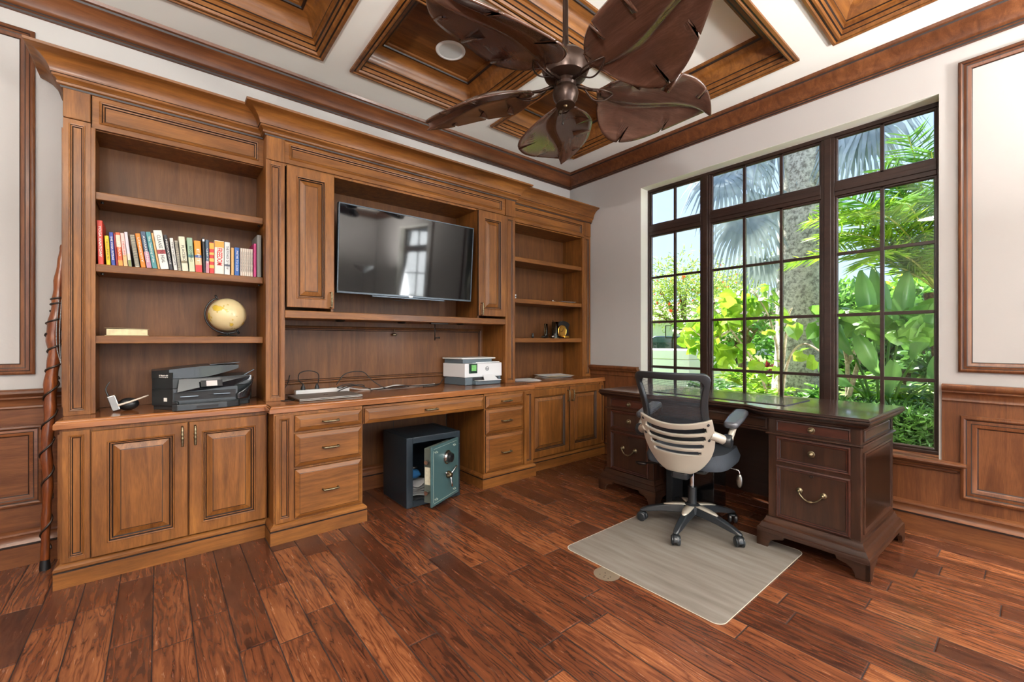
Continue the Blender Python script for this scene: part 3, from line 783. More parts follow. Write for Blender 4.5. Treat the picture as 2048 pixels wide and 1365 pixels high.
t = thing('bookcase', 'wooden bookcase at the window end with nearly empty shelves and a gold clock', 'bookcase', (3.08, 3.24, ZT), world=True)
c = MB()
c.box(2.524, 2.542, UR + 0.022, YB - 0.012, ZT + 0.001, 2.46); c.box(3.515, 3.632, UR + 0.03, YB - 0.012, ZT + 0.001, 2.46)
c.box(2.542, 3.515, UR + 0.022, YB - 0.024, 2.285, 2.30)
c.build('carcass', M_wv, t)
c = MB(); c.box(2.542, 3.515, YB - 0.024, YB - 0.012, ZT + 0.001, 2.46); c.build('back_panel', M_wb, t)
upper_pil(t, 3.528, 3.632, UR)
c = MB(); c.box(3.508, 3.528, UR + 0.001, UR + 0.03, ZT + 0.001, 2.29); c.build('stile', M_wv, t, bevel=0.002)
frieze(t, 2.5245, 3.527, 2.296, 2.455, UR)
for z in (1.975, 1.582, 1.208): shelf(t, 2.5425, 3.5145, UR + 0.016, z)
cornice(t, [(2.524, UR), (3.640, UR)])

# --- television on a tilting bracket
M_screen = plain('tv_screen', (6, 7, 10), rough=0.05, var=0.02, spec=0.4)
M_bezel = plain('tv_bezel', (66, 74, 82), rough=0.3, metal=0.5, var=0.05)
tilt = math.atan2(0.046, 0.614)
Mtv = Matrix.Translation((1.497, 3.032, 1.822)) @ Matrix.Rotation(R(-0.35), 4, 'Z') @ Matrix.Rotation(tilt, 4, 'X')
t = thing('television', 'wide black flat-screen television in the centre of the wall unit', 'television', (1.497, 3.05, 1.5), world=True)
def tvb(name, mat, *b, **k):
    m_ = MB()
    for q in b: m_.box(*q, M=Mtv)
    return m_.build(name, mat, t, **k)
w2, h2 = 0.552, 0.309
tvb('bezel', M_bezel, (-w2, w2, -0.006, 0.03, h2 - 0.009, h2), (-w2, w2, -0.006, 0.03, -h2, -h2 + 0.014), (-w2, -w2 + 0.009, -0.006, 0.03, -h2 + 0.014, h2 - 0.009), (w2 - 0.009, w2, -0.006, 0.03, -h2 + 0.014, h2 - 0.009), bevel=0.0015)
tvb('screen', M_screen, (-w2 + 0.009, w2 - 0.009, -0.003, 0.02, -h2 + 0.014, h2 - 0.009))
tvb('rear_housing', M_black, (-0.4, 0.4, 0.03, 0.075, -0.25, 0.2), bevel=0.01)
tvb('speaker_bar', M_bezel, (-0.30, 0.30, 0.0, 0.028, -h2 - 0.012, -h2 - 0.001), bevel=0.002)
m_ = MB(); m_.box(1.30, 1.70, 3.14, 3.375, 1.72, 1.95); m_.box(1.35, 1.65, 3.10, 3.15, 1.75, 1.9); m_.build('wall_bracket', M_dkmetal, t)
text_obj('maker_name', 'SONY', 0.012, M_chrome, t, Mtv @ Matrix.Translation((0, -0.0065, -h2 + 0.006)) @ Matrix.Rotation(PI / 2, 4, 'X'))
m_ = MB(); m_.tube(curve_pts([(1.34, 3.1, 1.51), (1.36, 3.08, 1.49), (1.45, 3.06, 1.487), (1.52, 3.08, 1.50), (1.55, 3.1, 1.51)]), 0.0018, 6); m_.build('cable', M_black, t, smooth=True)
# ------------------------------------------------------------------ books on the shelf (x of the foot, thickness, height, lean in degrees)
def solid(name, col, rough=0.5, **k): return plain(name, col, rough=rough, **k)
M_page = plain('paper_pages', (232, 222, 200), rough=0.9, var=0.04, bump=0.3, bscale=400)
M_paper = plain('white_paper', (238, 238, 238), rough=0.85, var=0.02)
M_ink_w = plain('white_print', (240, 238, 230), rough=0.7, var=0.01)
M_ink_b = plain('black_print', (30, 28, 30), rough=0.7, var=0.01)
M_ink_r = plain('red_print', (200, 40, 36), rough=0.6, var=0.02)
M_ink_g = plain('gold_print', (206, 176, 92), rough=0.5, var=0.05)
BK = [  # x, thickness, height, lean, depth, cover colour, title, ink, label, bands[(z0,z1,colour)]
 (-0.2495, .0225, .231, 1.3, .20, (196, 62, 48), 'YOGA ANATOMY', 'w', 'tall red book at the left end of the row, white title', []),
 (-0.2165, .0165, .154, 3.0, .13, (238, 200, 34), 'THE ILLUMINATED', 'b', 'short yellow paperback second in the row', []),
 (-0.1970, .0165, .175, 3.4, .14, (36, 58, 140), 'THE YOGA SUTRAS', 'w', 'dark blue paperback beside the short yellow one, white title', []),
 (-0.1785, .0075, .172, 3.8, .14, (140, 32, 44), '', 'w', 'thin dark red paperback between the dark blue and the orange-white one', []),
 (-0.1690, .0185, .178, 4.3, .15, (220, 92, 44), 'SUTRAS', 'w', 'orange and white patterned paperback next to the thin dark red one', [(.10, .165, (236, 206, 180)), (.0, .03, (236, 150, 60))]),
 (-0.1475, .0163, .178, 5.0, .15, (236, 196, 188), 'HEALING', 'r', 'pale pink paperback with an orange foot', [(.0, .06, (236, 178, 120))]),
 (-0.1285, .0135, .187, 5.6, .15, (224, 212, 220), '', 'b', 'lilac-white paperback with a green and mustard foot', [(.0, .035, (120, 128, 70)), (.035, .07, (226, 206, 190))]),
 (-0.1020, .0205, .177, 7.4, .17, (236, 234, 226), '', 'b', 'black wire-bound notebook in the left half of the row', 'spiral'),
 (-0.0765, .0200, .187, 7.8, .15, (232, 128, 28), 'LONGEVITY', 'w', 'orange paperback next to the black wire-bound notebook', []),
 (-0.0525, .0215, .201, 8.2, .15, (58, 78, 104), 'AWAKENING', 'w', 'slate blue paperback with a pink lower half, left of the teal one', [(.0, .09, (190, 140, 160))]),
 (-0.0285, .0215, .203, 8.5, .15, (72, 138, 142), 'The Teaching of the', 'w', 'teal paperback left of the thick white CLEANSE book', []),
 (-0.0045, .0090, .200, 8.7, .14, (232, 168, 106), '', 'w', 'thin peach paperback between the teal and the thick white one', []),
 (0.0070, .0370, .217, 8.8, .18, (236, 236, 228), 'CLEANSE TO HEAL', 'b', 'thick white hardback with a red label on its spine', [(.085, .108, (150, 38, 40))]),
 (0.0465, .0165, .198, 8.0, .16, (34, 32, 40), 'MEDITATIONS', 'w', 'black paperback right of the thick white hardback', []),
 (0.0665, .0165, .183, 6.6, .15, (228, 226, 220), 'THE WISDOM', 'b', 'white paperback between the black one and the grey wire-bound one', []),
 (0.0850, .0165, .173, 6.0, .16, (200, 208, 216), '', 'b', 'grey wire-bound notebook in the middle of the row', 'spiral'),
 (0.1040, .0290, .198, 5.4, .16, (226, 222, 196), 'PLACEBO', 'b', 'cream paperback with a brown band, left of the sage green one', [(.045, .058, (122, 112, 80))]),
 (0.1375, .0265, .197, 4.0, .16, (150, 178, 150), 'BECOMING', 'b', 'sage green paperback with a teal band and a cream lower half', [(.0, .082, (206, 212, 176)), (.082, .098, (74, 122, 122))]),
 (0.1665, .0320, .185, 2.6, .17, (238, 148, 34), 'EFT', 'w', 'orange paperback with a blue band and a red foot', [(.0, .042, (206, 44, 50)), (.042, .085, (236, 186, 140)), (.085, .100, (50, 84, 140))]),
 (0.2035, .0110, .207, 1.6, .15, (26, 26, 34), '', 'w', 'thin black book with a white top right of the orange one', [(.185, .2, (228, 228, 232))]),
 (0.2155, .0165, .197, 0.6, .15, (62, 84, 106), 'GIFTS', 'w', 'slate blue book fading to pink, left of the red and yellow one', [(.0, .07, (196, 130, 140))]),
 (0.2330, .0240, .185, 0.3, .16, (198, 40, 40), '', 'w', 'red paperback with yellow bands left of the FREEDOM book', [(.03, .05, (236, 186, 86)), (.07, .09, (236, 186, 86)), (.11, .125, (236, 186, 86)), (.145, .182, (240, 172, 60))]),
 (0.2585, .0470, .201, 0.0, .18, (240, 234, 222), 'FREEDOM', 'r', 'thick white book with a big red FREEDOM title and orange top', [(.160, .198, (238, 160, 60))]),
 (0.3085, .0280, .198, 0.0, .17, (232, 232, 230), 'THE POWER OF NOW', 'b', 'plain white hardback right of the FREEDOM book', [(.05, .062, (90, 96, 110))]),
 (0.3425, .0150, .168, 0.0, .13, (216, 168, 104), '', 'b', 'tan paperback left of the blue PATHS TO GOD one', []),
 (0.3605, .0250, .172, 0.0, .14, (36, 88, 158), 'PATHS TO GOD', 'w', 'bright blue paperback titled PATHS TO GOD', []),
 (0.4620, .0160, .210, 0.0, .16, (176, 42, 106), '', 'w', 'magenta folder standing left of the tall grey one', []),
 (0.4810, .0240, .268, 0.0, .20, (120, 120, 116), '', 'w', 'tall grey binder at the right end of the row', []),
]
inks = {'w': M_ink_w, 'b': M_ink_b, 'r': M_ink_r, 'g': M_ink_g}
ZS2 = 1.5865
def book(x, th, h, lean, dp, col, title, ink, label, bands, group='books on the second shelf'):
    y0 = 3.137
    t = thing('book', label, 'book', (x, y0, ZS2), group=group)
    t.rotation_euler = (0, -R(lean), 0)
    cm = plain('cover_' + label.split()[0] + '_' + label.split()[1], col, rough=0.45, var=0.05)
    if bands == 'spiral':
        c = MB(); c.box(0, 0.0015, 0.004, dp, 0, h); c.box(th - 0.0015, th, 0.004, dp, 0, h); c.build('cover', M_black, t)
        p = MB(); p.box(0.0016, th - 0.0016, 0.006, dp - 0.002, 0.001, h - 0.001); p.build('pages', M_page, t)
        w = MB()
        pts = []
        turns = int(h / 0.0062)
        for i in range(turns * 8):
            a = 2 * PI * i / 8
            pts.append((th / 2 + math.cos(a) * th * 0.46, 0.006 + math.sin(a) * 0.0075, 0.004 + (h - 0.008) * i / (turns * 8)))
        w.tube(pts, 0.0011, 4); w.build('wire_spiral', M_black if x < 0 else M_dkmetal, t, smooth=True)
        return t
    c = MB()
    # boards plus a slightly rounded spine
    sp = [(0, 0.004), (th * 0.12, 0.001), (th * 0.5, 0.0), (th * 0.88, 0.001), (th, 0.004)]
    outer = sp + [(th, dp), (th - 0.0018, dp), (th - 0.0018, 0.006), (0.0018, 0.006), (0.0018, dp), (0, dp)]
    c.prism(outer, 0, h)
    c.build('cover', cm, t)
    p = MB(); p.box(0.002, th - 0.002, 0.0062, dp - 0.004, 0.002, h - 0.003); p.build('pages', M_page, t)
    for k, (a, b, bc) in enumerate(bands):
        q = MB(); q.box(0.0006, th - 0.0006, -0.0006, 0.0035, a + 0.0004, min(b, h - 0.0008)); q.build('spine_band', plain('band_%s_%d' % (label.split()[0], k), bc, rough=0.45), t)
    if title:
        M = Matrix.Translation((th / 2, -0.0009, h * 0.52)) @ Matrix.Rotation(PI / 2, 4, 'X') @ Matrix.Rotation(-PI / 2, 4, 'Z')
        big = title == 'FREEDOM'
        text_obj('title', title, th * (0.80 if big else 0.60), inks[ink], t, M, bold=big or title in ('YOGA ANATOMY', 'THE YOGA SUTRAS'), fit=h * (0.52 if big else 0.72 if len(title) > 8 else 0.45))
    return t
for b in BK: book(*b)
b0 = None
for i in range(6):
    if b0 is None:
        b0 = book(0.3905, .0105, .172, 0.0, .13, (226, 214, 200), 'THE COLLECTED LETTERS', 'b', 'thin cream paperback in the set of six identical ones', [], group='six thin cream paperbacks')
    else:
        c = copy_tree(b0); c.location.x = 0.3905 + i * 0.0115

# ------------------------------------------------------------------ globe, old book, desk gadget
M_globe = None
def globe_mat():
    m, n, b = mat_base('antique_globe_map')
    tc = N(n, 'ShaderNodeTexCoord'); no = N(n, 'ShaderNodeTexNoise'); no.inputs['Scale'].default_value = 11; no.inputs['Detail'].default_value = 7; no.inputs['Roughness'].default_value = 0.6
    n.links.new(tc.outputs['Object'], no.inputs['Vector'])
    cr = N(n, 'ShaderNodeValToRGB'); e = cr.color_ramp.elements
    e[0].position = 0.0; e[0].color = lin((226, 204, 150)) + (1,)
    e[1].position = 1.0; e[1].color = lin((190, 160, 40)) + (1,)
    for pos, c in ((0.565, (232, 212, 162)), (0.572, (120, 92, 50)), (0.58, (226, 190, 70)), (0.68, (206, 180, 60))):
        q = e.new(pos); q.color = lin(c) + (1,)
    n.links.new(no.outputs['Fac'], cr.inputs[0])
    n.links.new(cr.outputs[0], b.inputs['Base Color']); b.inputs['Roughness'].default_value = 0.3; b.inputs['Coat Weight'].default_value = 0.4
    return m
ZS3 = 1.2085
t = thing('globe', 'antique cream and yellow desk globe on a black stand, third shelf of the left bookcase', 'globe', (0.333, 3.235, ZS3))
g = MB(); g.sphere((0, 0, 0.137), 0.103, 40, 24); g.build('ball', globe_mat(), t, smooth=True)
ax = R(28)
g = MB(); pts = []
for i in range(25):
    a = ax + PI / 2 + PI * i / 24
    pts.append((-0.02 * 0 + 0.116 * math.cos(a), 0.0, 0.137 + 0.116 * math.sin(a)))
g.tube(pts, 0.005, 8)
d = Vector((math.cos(ax + PI / 2), 0, math.sin(ax + PI / 2)))
g.tube([Vector((0, 0, 0.137)) + d * 0.100, Vector((0, 0, 0.137)) + d * 0.135], 0.006, 8); g.tube([Vector((0, 0, 0.137)) - d * 0.100, Vector((0, 0, 0.137)) - d * 0.135], 0.006, 8)
g.build('meridian', M_black, t, smooth=True)
g = MB(); g.lathe([(0.001, 0), (0.052, 0), (0.054, 0.004), (0.045, 0.008), (0.012, 0.011), (0.007, 0.022), (0.001, 0.024)], 28); g.build('base', M_black, t, smooth='auto')

t = thing('old_book', 'old cream book lying flat on the third shelf, page edges to the room', 'book', (-0.222, 3.13, ZS3))
g = MB(); g.grid(lambda u, v: (0.006 + 0.166 * u, 0.004 + 0.001 * math.sin(u * 40) + 0.0, 0.003 + 0.034 * v), 40, 1)
g.box(0.006, 0.172, 0.005, 0.12, 0.003, 0.037); g.build('pages', plain('old_pages', (226, 212, 170), rough=0.9, var=0.12, vscale=40, bump=0.6, bscale=200), t)
g = MB(); g.box(0, 0.176, 0, 0.125, 0, 0.003); g.grid(lambda u, v: (0.18 * u - 0.002, 0.125 * v - 0.002, 0.0385 + 0.003 * math.sin(u * 3 + 1) * (1 - v)), 10, 4); g.build('cover', plain('old_cover', (150, 132, 100), rough=0.8), t, solid=0.002)

# small metal clamp with a cream rod lying at the left end of the worktop
M_steel = plain('brushed_steel', (140, 136, 130), rough=0.3, metal=1.0, var=0.06)
t = thing('desk_gadget', 'black gadget with steel block and cream rod at the left end of the worktop', 'gadget', (-0.15, 3.16, ZT + 0.0005))
g = MB(); g.sphere((0.02, 0.0, 0.034), 0.035, 20, 12, sc=(1.3, 1, 0.97)); g.build('black_body', M_black, t, smooth=True)
g = MB(); g.box(-0.020, 0.014, -0.016, 0.014, -0.042, 0.042, M=Matrix.Translation((-0.034, -0.03, 0.048)) @ Matrix.Rotation(R(-16), 4, 'Y')); g.build('steel_block', M_steel, t, bevel=0.004)
g = MB(); g.tube(curve_pts([(-0.045, -0.02, 0.05), (-0.062, -0.01, 0.09), (-0.07, 0, 0.125), (-0.055, 0.01, 0.16)]), [0.006 - 0.004 * i / 24 for i in range(25)], 8); g.build('black_arm', M_black, t, smooth=True)
g = MB(); g.tube([(-0.02, -0.05, 0.035), (0.03, -0.04, 0.05), (0.105, -0.03, 0.078)], [0.006, 0.005, 0.0035], 8); g.build('cream_rod', plain('cream_rod', (222, 206, 190), rough=0.4), t, smooth=True)

# ------------------------------------------------------------------ black all-in-one printer
M_prn = plain('printer_black', (34, 38, 40), rough=0.32, var=0.05, coat=0.2)
M_prg = plain('printer_gloss', (20, 22, 26), rough=0.12, var=0.05, coat=0.6)
M_prs = plain('printer_silver_trim', (120, 128, 132), rough=0.2, metal=0.6)
t = thing('printer', 'big black all-in-one printer on the worktop of the left bookcase', 'printer', (0.2, 3.12, ZT), world=True)
def W(name, mat, fn, **k):
    g = MB(); fn(g); return g.build(name, mat, t, **k)
foot = [(-0.030, 3.10), (0.058, 2.985), (0.36, 3.01), (0.43, 3.05), (0.446, 3.10), (0.44, 3.33), (-0.02, 3.33)]
def shrink(p, k, cx=0.2, cy=3.15): return [(cx + (x - cx) * k, cy + (y - cy) * k) for x, y in p]
W('body', M_prn, lambda g: (g.prism(shrink(foot, 0.97), ZT + 0.0005, ZT + 0.022), g.prism(foot, ZT + 0.022, ZT + 0.118)), bevel=0.003)
W('scanner_base', M_prn, lambda g: g.prism([(-0.030, 3.10), (0.058, 2.985), (0.30, 3.03), (0.44, 3.06), (0.444, 3.33), (-0.02, 3.33)], ZT + 0.1185, ZT + 0.173), bevel=0.002)
def lid(g):
    n = 16; top = []
    for i in range(n + 1):
        u = i / n; x = -0.032 + 0.40 * u; z = ZT + 0.213 + 0.026 * math.sin(min(1, u * 1.3) * PI / 2)
        top.append((x, z, ZT + 0.1735 + (0.045 * max(0, (u - 0.55) / 0.45) ** 1.3)))
    for i in range(n):
        a, b = top[i], top[i + 1]
        ya = 3.10 - 0.098 * min(1, i / 3); yb = 3.10 - 0.098 * min(1, (i + 1) / 3)
        ya += 0.05 * max(0, (i / n - 0.5)); yb += 0.05 * max(0, ((i + 1) / n - 0.5))
        g.add([(a[0], ya, a[2]), (b[0], yb, b[2]), (b[0], 3.30, b[2]), (a[0], 3.30, a[2]), (a[0], ya, a[1]), (b[0], yb, b[1]), (b[0], 3.30, b[1]), (a[0], 3.30, a[1])],
              [(0, 3, 2, 1), (4, 5, 6, 7), (0, 1, 5, 4), (2, 3, 7, 6)] + ([(3, 0, 4, 7)] if i == 0 else []) + ([(1, 2, 6, 5)] if i == n - 1 else []))
W('document_feeder', M_prn, lid, weld=True, smooth='auto')
W('feeder_tray', M_prg, lambda g: g.box(-0.075, 0.075, -0.09, 0.09, -0.003, 0.003, M=Matrix.Translation((0.305, 3.16, ZT + 0.246)) @ Matrix.Rotation(R(-4), 4, 'Y')), bevel=0.002)
W('document_stop', M_prs, lambda g: g.tube([(0.40, 3.08, ZT + 0.172), (0.455, 3.07, ZT + 0.205)], 0.003, 6))
def panel(g):
    pts = [(0.085, 2.984, ZT + 0.170), (0.43, 3.038, ZT + 0.170), (0.42, 3.030, ZT + 0.150), (0.34, 2.990, ZT + 0.118), (0.20, 2.962, ZT + 0.106), (0.075, 2.960, ZT + 0.098)]
    back = [(x, y + 0.03, z) for x, y, z in pts]
    n = len(pts); g.add(pts + back, [tuple(range(n)), tuple(reversed(range(n, 2 * n)))] + [(i, (i + 1) % n, n + (i + 1) % n, n + i) for i in range(n)])
W('control_panel', M_prg, panel, bevel=0.002)
pn = Vector((0.345, 0.054, 0)).normalized()
Mp = Matrix.Translation((0.232, 2.984, ZT + 0.139)) @ Matrix.Rotation(math.atan2(pn.y, pn.x), 4, 'Z') @ Matrix.Rotation(R(-14), 4, 'X')
W('panel_surround', M_ink_b, lambda g: g.box(-0.052, 0.052, -0.004, 0.0, -0.018, 0.018, M=Mp))
W('display', plain('display_grey', (196, 186, 184), rough=0.3), lambda g: g.box(-0.026, 0.026, -0.0055, -0.004, -0.015, 0.015, M=Mp))
W('output_slot', M_ink_b, lambda g: g.prism([(0.065, 2.975), (0.35, 2.998), (0.35, 3.05), (0.065, 3.05)], ZT + 0.052, ZT + 0.096))
W('output_tray', M_prs, lambda g: (g.box(0.09, 0.17, 2.966, 3.0, ZT + 0.072, ZT + 0.076), g.box(0.24, 0.32, 2.972, 3.0, ZT + 0.076, ZT + 0.080)))
W('paper_tray', M_prn, lambda g: (g.prism([(0.052, 2.945), (0.075, 2.925), (0.30, 2.932), (0.36, 2.960), (0.38, 3.05), (0.06, 3.05)], ZT + 0.001, ZT + 0.036), g.prism([(0.052, 2.945), (0.075, 2.925), (0.085, 2.935), (0.070, 3.0)], ZT + 0.036, ZT + 0.052)), bevel=0.004)
W('tray_grip', M_ink_b, lambda g: g.box(0.16, 0.26, 2.9255, 2.929, ZT + 0.010, ZT + 0.024))
def flank(g):
    n = 10
    def f(u, v):
        a = u * PI / 2
        return (0.355 + 0.095 * math.sin(a) * (0.75 + 0.25 * v), 2.995 + 0.075 * (1 - math.cos(a)) + 0.0 * v, ZT + 0.038 + v * (0.03 + 0.095 * u))
    g.grid(f, n, 6)
W('side_sweep', M_prg, flank, smooth=True, solid=0.004)
lf = Vector((0.088, -0.115, 0)).normalized()
Ml = Matrix.Translation((0.0135, 3.0416, ZT)) @ Matrix.Rotation(math.atan2(lf.y, lf.x), 4, 'Z') @ Matrix.Rotation(PI / 2, 4, 'X')
text_obj('printer_name', 'HP OfficeJet Pro 6978', 0.010, M_ink_w, t, Ml @ Matrix.Translation((0.010, 0.190, 0.0012)), bold=True, fit=0.062)
text_obj('function_list', 'Print Fax Scan Copy Web', 0.007, M_ink_w, t, Ml @ Matrix.Translation((0.010, 0.181, 0.0012)), fit=0.062)
W('energy_sticker', M_ink_w, lambda g: g.box(0.012, 0.034, 0.048, 0.068, 0.0002, 0.0014, M=Ml))
W('lid_plate', M_prn, lambda g: g.box(-0.064, 0.07, 0.174, 0.206, -0.004, 0.0006, M=Ml))

# ------------------------------------------------------------------ white printer
M_wp = plain('printer_white', (236, 238, 240), rough=0.35, var=0.01)
M_gp = plain('printer_grey', (84, 96, 104), rough=0.4, var=0.05)
t = thing('printer', 'white and grey printer with a green display on the centre worktop', 'printer', (2.2, 3.2, ZT), world=True)
fw = [(1.952, 3.345), (2.005, 3.072), (2.432, 3.068), (2.405, 3.345)]
fw = [(1.952, 3.345), (2.005, 3.072), (2.398, 3.068), (2.398, 3.345)]
W('base', M_gp, lambda g: g.prism(shrink(fw, 0.965, 2.2, 3.2), ZT + 0.0005, ZT + 0.066), bevel=0.006)
W('body', M_wp, lambda g: g.prism(fw, ZT + 0.067, ZT + 0.186), bevel=0.004)
W('scanner_body', M_gp, lambda g: g.prism(shrink([(1.955, 3.34), (2.0, 3.10), (2.31, 3.09), (2.35, 3.34)], 0.97, 2.15, 3.2), ZT + 0.187, ZT + 0.222), bevel=0.003)
W('scanner_lid', M_wp, lambda g: g.prism([(1.945, 3.345), (1.992, 3.10), (2.34, 3.085), (2.37, 3.34)], ZT + 0.223, ZT + 0.234), bevel=0.003)
W('lid_ledge', M_wp, lambda g: g.prism([(2.10, 3.10), (2.39, 3.09), (2.39, 3.30), (2.10, 3.30)], ZT + 0.187, ZT + 0.196), bevel=0.002)
W('display_frame', plain('display_green_black', (24, 46, 34), rough=0.15), lambda g: g.box(2.045, 2.130, 3.066, 3.076, ZT + 0.100, ZT + 0.184), bevel=0.004)
W('display', plain('display_green', (120, 190, 110), rough=0.2, var=0.25, vscale=70), lambda g: g.box(2.068, 2.118, 3.0645, 3.067, ZT + 0.122, ZT + 0.174))
W('tray', M_gp, lambda g: g.prism([(2.09, 3.03), (2.34, 3.026), (2.36, 3.07), (2.08, 3.075)], ZT + 0.003, ZT + 0.036), bevel=0.004)
W('output_slot', M_ink_b, lambda g: g.box(2.085, 2.36, 3.068, 3.08, ZT + 0.040, ZT + 0.062))
W('output_flap', M_wp, lambda g: g.add([(2.19, 3.066, ZT + 0.085), (2.30, 3.066, ZT + 0.085), (2.32, 3.015, ZT + 0.040), (2.17, 3.015, ZT + 0.040), (2.19, 3.070, ZT + 0.085), (2.30, 3.070, ZT + 0.085), (2.32, 3.02, ZT + 0.036), (2.17, 3.02, ZT + 0.036)], [(0, 1, 2, 3), (7, 6, 5, 4), (0, 4, 5, 1), (1, 5, 6, 2), (2, 6, 7, 3), (3, 7, 4, 0)]))
W('output_tray', M_wp, lambda g: g.box(2.10, 2.35, 3.010, 3.07, ZT + 0.036, ZT + 0.041), bevel=0.002)
text_obj('logo', 'hp', 0.026, M_gp, t, Matrix.Translation((2.235, 3.0665, ZT + 0.138)) @ Matrix.Rotation(PI / 2, 4, 'X'))
g = MB(); g.lathe([(0.016, -0.0008), (0.0185, -0.0008), (0.0185, 0.0008), (0.016, 0.0008), (0.016, -0.0008)], 28, M=Matrix.Translation((2.235, 3.0668, ZT + 0.138)) @ Matrix.Rotation(PI / 2, 4, 'X'), cap=False); g.build('logo_ring', M_gp, t)

# ------------------------------------------------------------------ laptop, power strip, cables
t = thing('laptop', 'closed silver laptop lying on the centre worktop', 'laptop', (0.87, 3.05, ZT))
t.rotation_euler.z = R(1.5)
g = MB(); g.box(-0.20, 0.20, -0.145, 0.145, 0.0015, 0.009); g.build('base', M_steel, t, bevel=0.003)
g = MB(); g.box(-0.20, 0.20, -0.145, 0.145, 0.010, 0.0165); g.build('lid', plain('laptop_lid', (150, 146, 142), rough=0.35, metal=0.7), t, bevel=0.003)
text_obj('logo', 'hp', 0.03, M_dkmetal, t, Matrix.Translation((0.0, 0.0, 0.0168)) @ Matrix.Rotation(PI, 4, 'Z'))
M_cab_w = plain('white_cable', (206, 206, 204), rough=0.5)
M_cab_b = plain('black_cable', (24, 24, 26), rough=0.5)
t = thing('power_strip', 'white power strip with black plugs behind the laptop', 'power strip', (0.92, 3.29, ZT))
t.rotation_euler.z = R(4)
g = MB(); g.box(-0.19, 0.19, -0.022, 0.022, 0.001, 0.034); g.build('body', M_white, t, bevel=0.005)
for k in range(6):
    g = MB(); g.box(-0.165 + k * 0.058 - 0.016, -0.165 + k * 0.058 + 0.016, -0.014, 0.014, 0.0341, 0.0352); g.build('socket', M_cab_w, t)
for px in (-0.135, -0.04):
    g = MB(); g.lathe([(0.016, 0.035), (0.015, 0.05), (0.008, 0.066), (0.004, 0.075)], 12, M=Matrix.Translation((px, 0, 0))); g.build('plug', M_cab_b, t, smooth='auto')
def cable(label, pts, mat, r=0.0035, group='cables on the centre worktop', name='cable'):
    g = MB(); g.tube(curve_pts(pts, 8), r, 6)
    o = g.build(name, mat, smooth=True); return tag(o, label, 'cable', group)
z = ZT + 0.005
cable('black cord looping up over the left end of the white power strip', [(0.79, 3.28, z + 0.07), (0.755, 3.27, z + 0.10), (0.76, 3.26, z + 0.15), (0.82, 3.25, z + 0.165), (0.88, 3.26, z + 0.14), (0.885, 3.275, z + 0.075)], M_cab_b)
cable('thin black cord falling from the wall to the left edge of the laptop', [(0.72, 3.37, z + 0.13), (0.70, 3.34, z + 0.08), (0.65, 3.28, z + 0.02), (0.60, 3.23, z)], M_cab_b, 0.0025)
cable('black cord arching right from the power strip over the worktop', [(1.02, 3.30, z + 0.05), (1.08, 3.28, z + 0.13), (1.2, 3.26, z + 0.14), (1.27, 3.24, z + 0.07), (1.36, 3.22, z + 0.01), (1.47, 3.22, z), (1.58, 3.25, z + 0.004)], M_cab_b)
cable('tangled black cord bundle on the right end of the power strip', [(1.00, 3.24, z), (1.06, 3.22, z + 0.03), (1.16, 3.21, z + 0.05), (1.2, 3.23, z + 0.03), (1.1, 3.25, z + 0.045), (1.03, 3.23, z + 0.03), (1.0, 3.21, z + 0.04), (1.08, 3.20, z + 0.06), (1.18, 3.19, z + 0.03), (1.24, 3.2, z + 0.01)], M_cab_b, 0.004)
cable('white cord running along the back of the worktop', [(1.11, 3.30, z + 0.02), (1.22, 3.30, z), (1.38, 3.31, z), (1.5, 3.33, z + 0.012), (1.62, 3.32, z), (1.78, 3.31, z), (1.86, 3.33, z)], M_cab_w, 0.005)
cable('grey cord crossing the white one on the worktop', [(1.24, 3.2, z + 0.002), (1.4, 3.24, z + 0.004), (1.52, 3.27, z + 0.012), (1.66, 3.27, z + 0.002), (1.82, 3.28, z + 0.002), (1.9, 3.31, z + 0.002)], M_dkmetal, 0.004)
cable('black cord rising to the plug of the white printer', [(1.68, 3.20, z), (1.78, 3.20, z), (1.85, 3.22, z + 0.015), (1.90, 3.25, z + 0.05), (1.945, 3.28, z + 0.06)], M_cab_b)
t = thing('cable_grommet', 'round black cable ring at the foot of the pilaster left of the laptop', 'grommet', (0.635, 3.03, ZT))
g = MB(); g.lathe([(0.026, 0.0005), (0.040, 0.0005), (0.041, 0.003), (0.036, 0.005), (0.027, 0.004)], 28, cap=False); g.build('ring', M_black, t, smooth=True)

# hanging rod and hook below the media shelf
t = thing('hanging_bracket', 'thin black metal rod with a small crossbar hanging below the centre shelf', 'bracket', (1.74, 3.12, 1.327), world=True)
g = MB(); g.box(1.70, 1.86, 3.10, 3.13, 1.318, 1.3275); g.build('mounting_plate', M_dkmetal, t)
g = MB(); g.tube([(1.742, 3.115, 1.318), (1.742, 3.115, 1.185)], 0.0045, 8); g.build('rod', M_dkmetal, t, smooth=True)
g = MB(); g.tube([(1.735, 3.115, 1.205), (1.775, 3.10, 1.207)], 0.004, 8); g.tube([(1.775, 3.10, 1.20), (1.775, 3.10, 1.215)], 0.005, 8); g.build('crossbar', M_dkmetal, t, smooth=True)
t = thing('camera_clip', 'small brass clip fixed to the framed back below the centre shelf', 'clip', (1.50, 3.352, 1.232), world=True)
g = MB(); g.sphere((1.50, 3.35, 1.232), 0.014, 12, 8, sc=(1.5, 0.8, 0.8)); g.build('body', M_brass, t, smooth=True)
g = MB(); g.tube([(1.50, 3.352, 1.24), (1.50, 3.358, 1.275)], 0.003, 6); g.build('stem', M_brass, t)

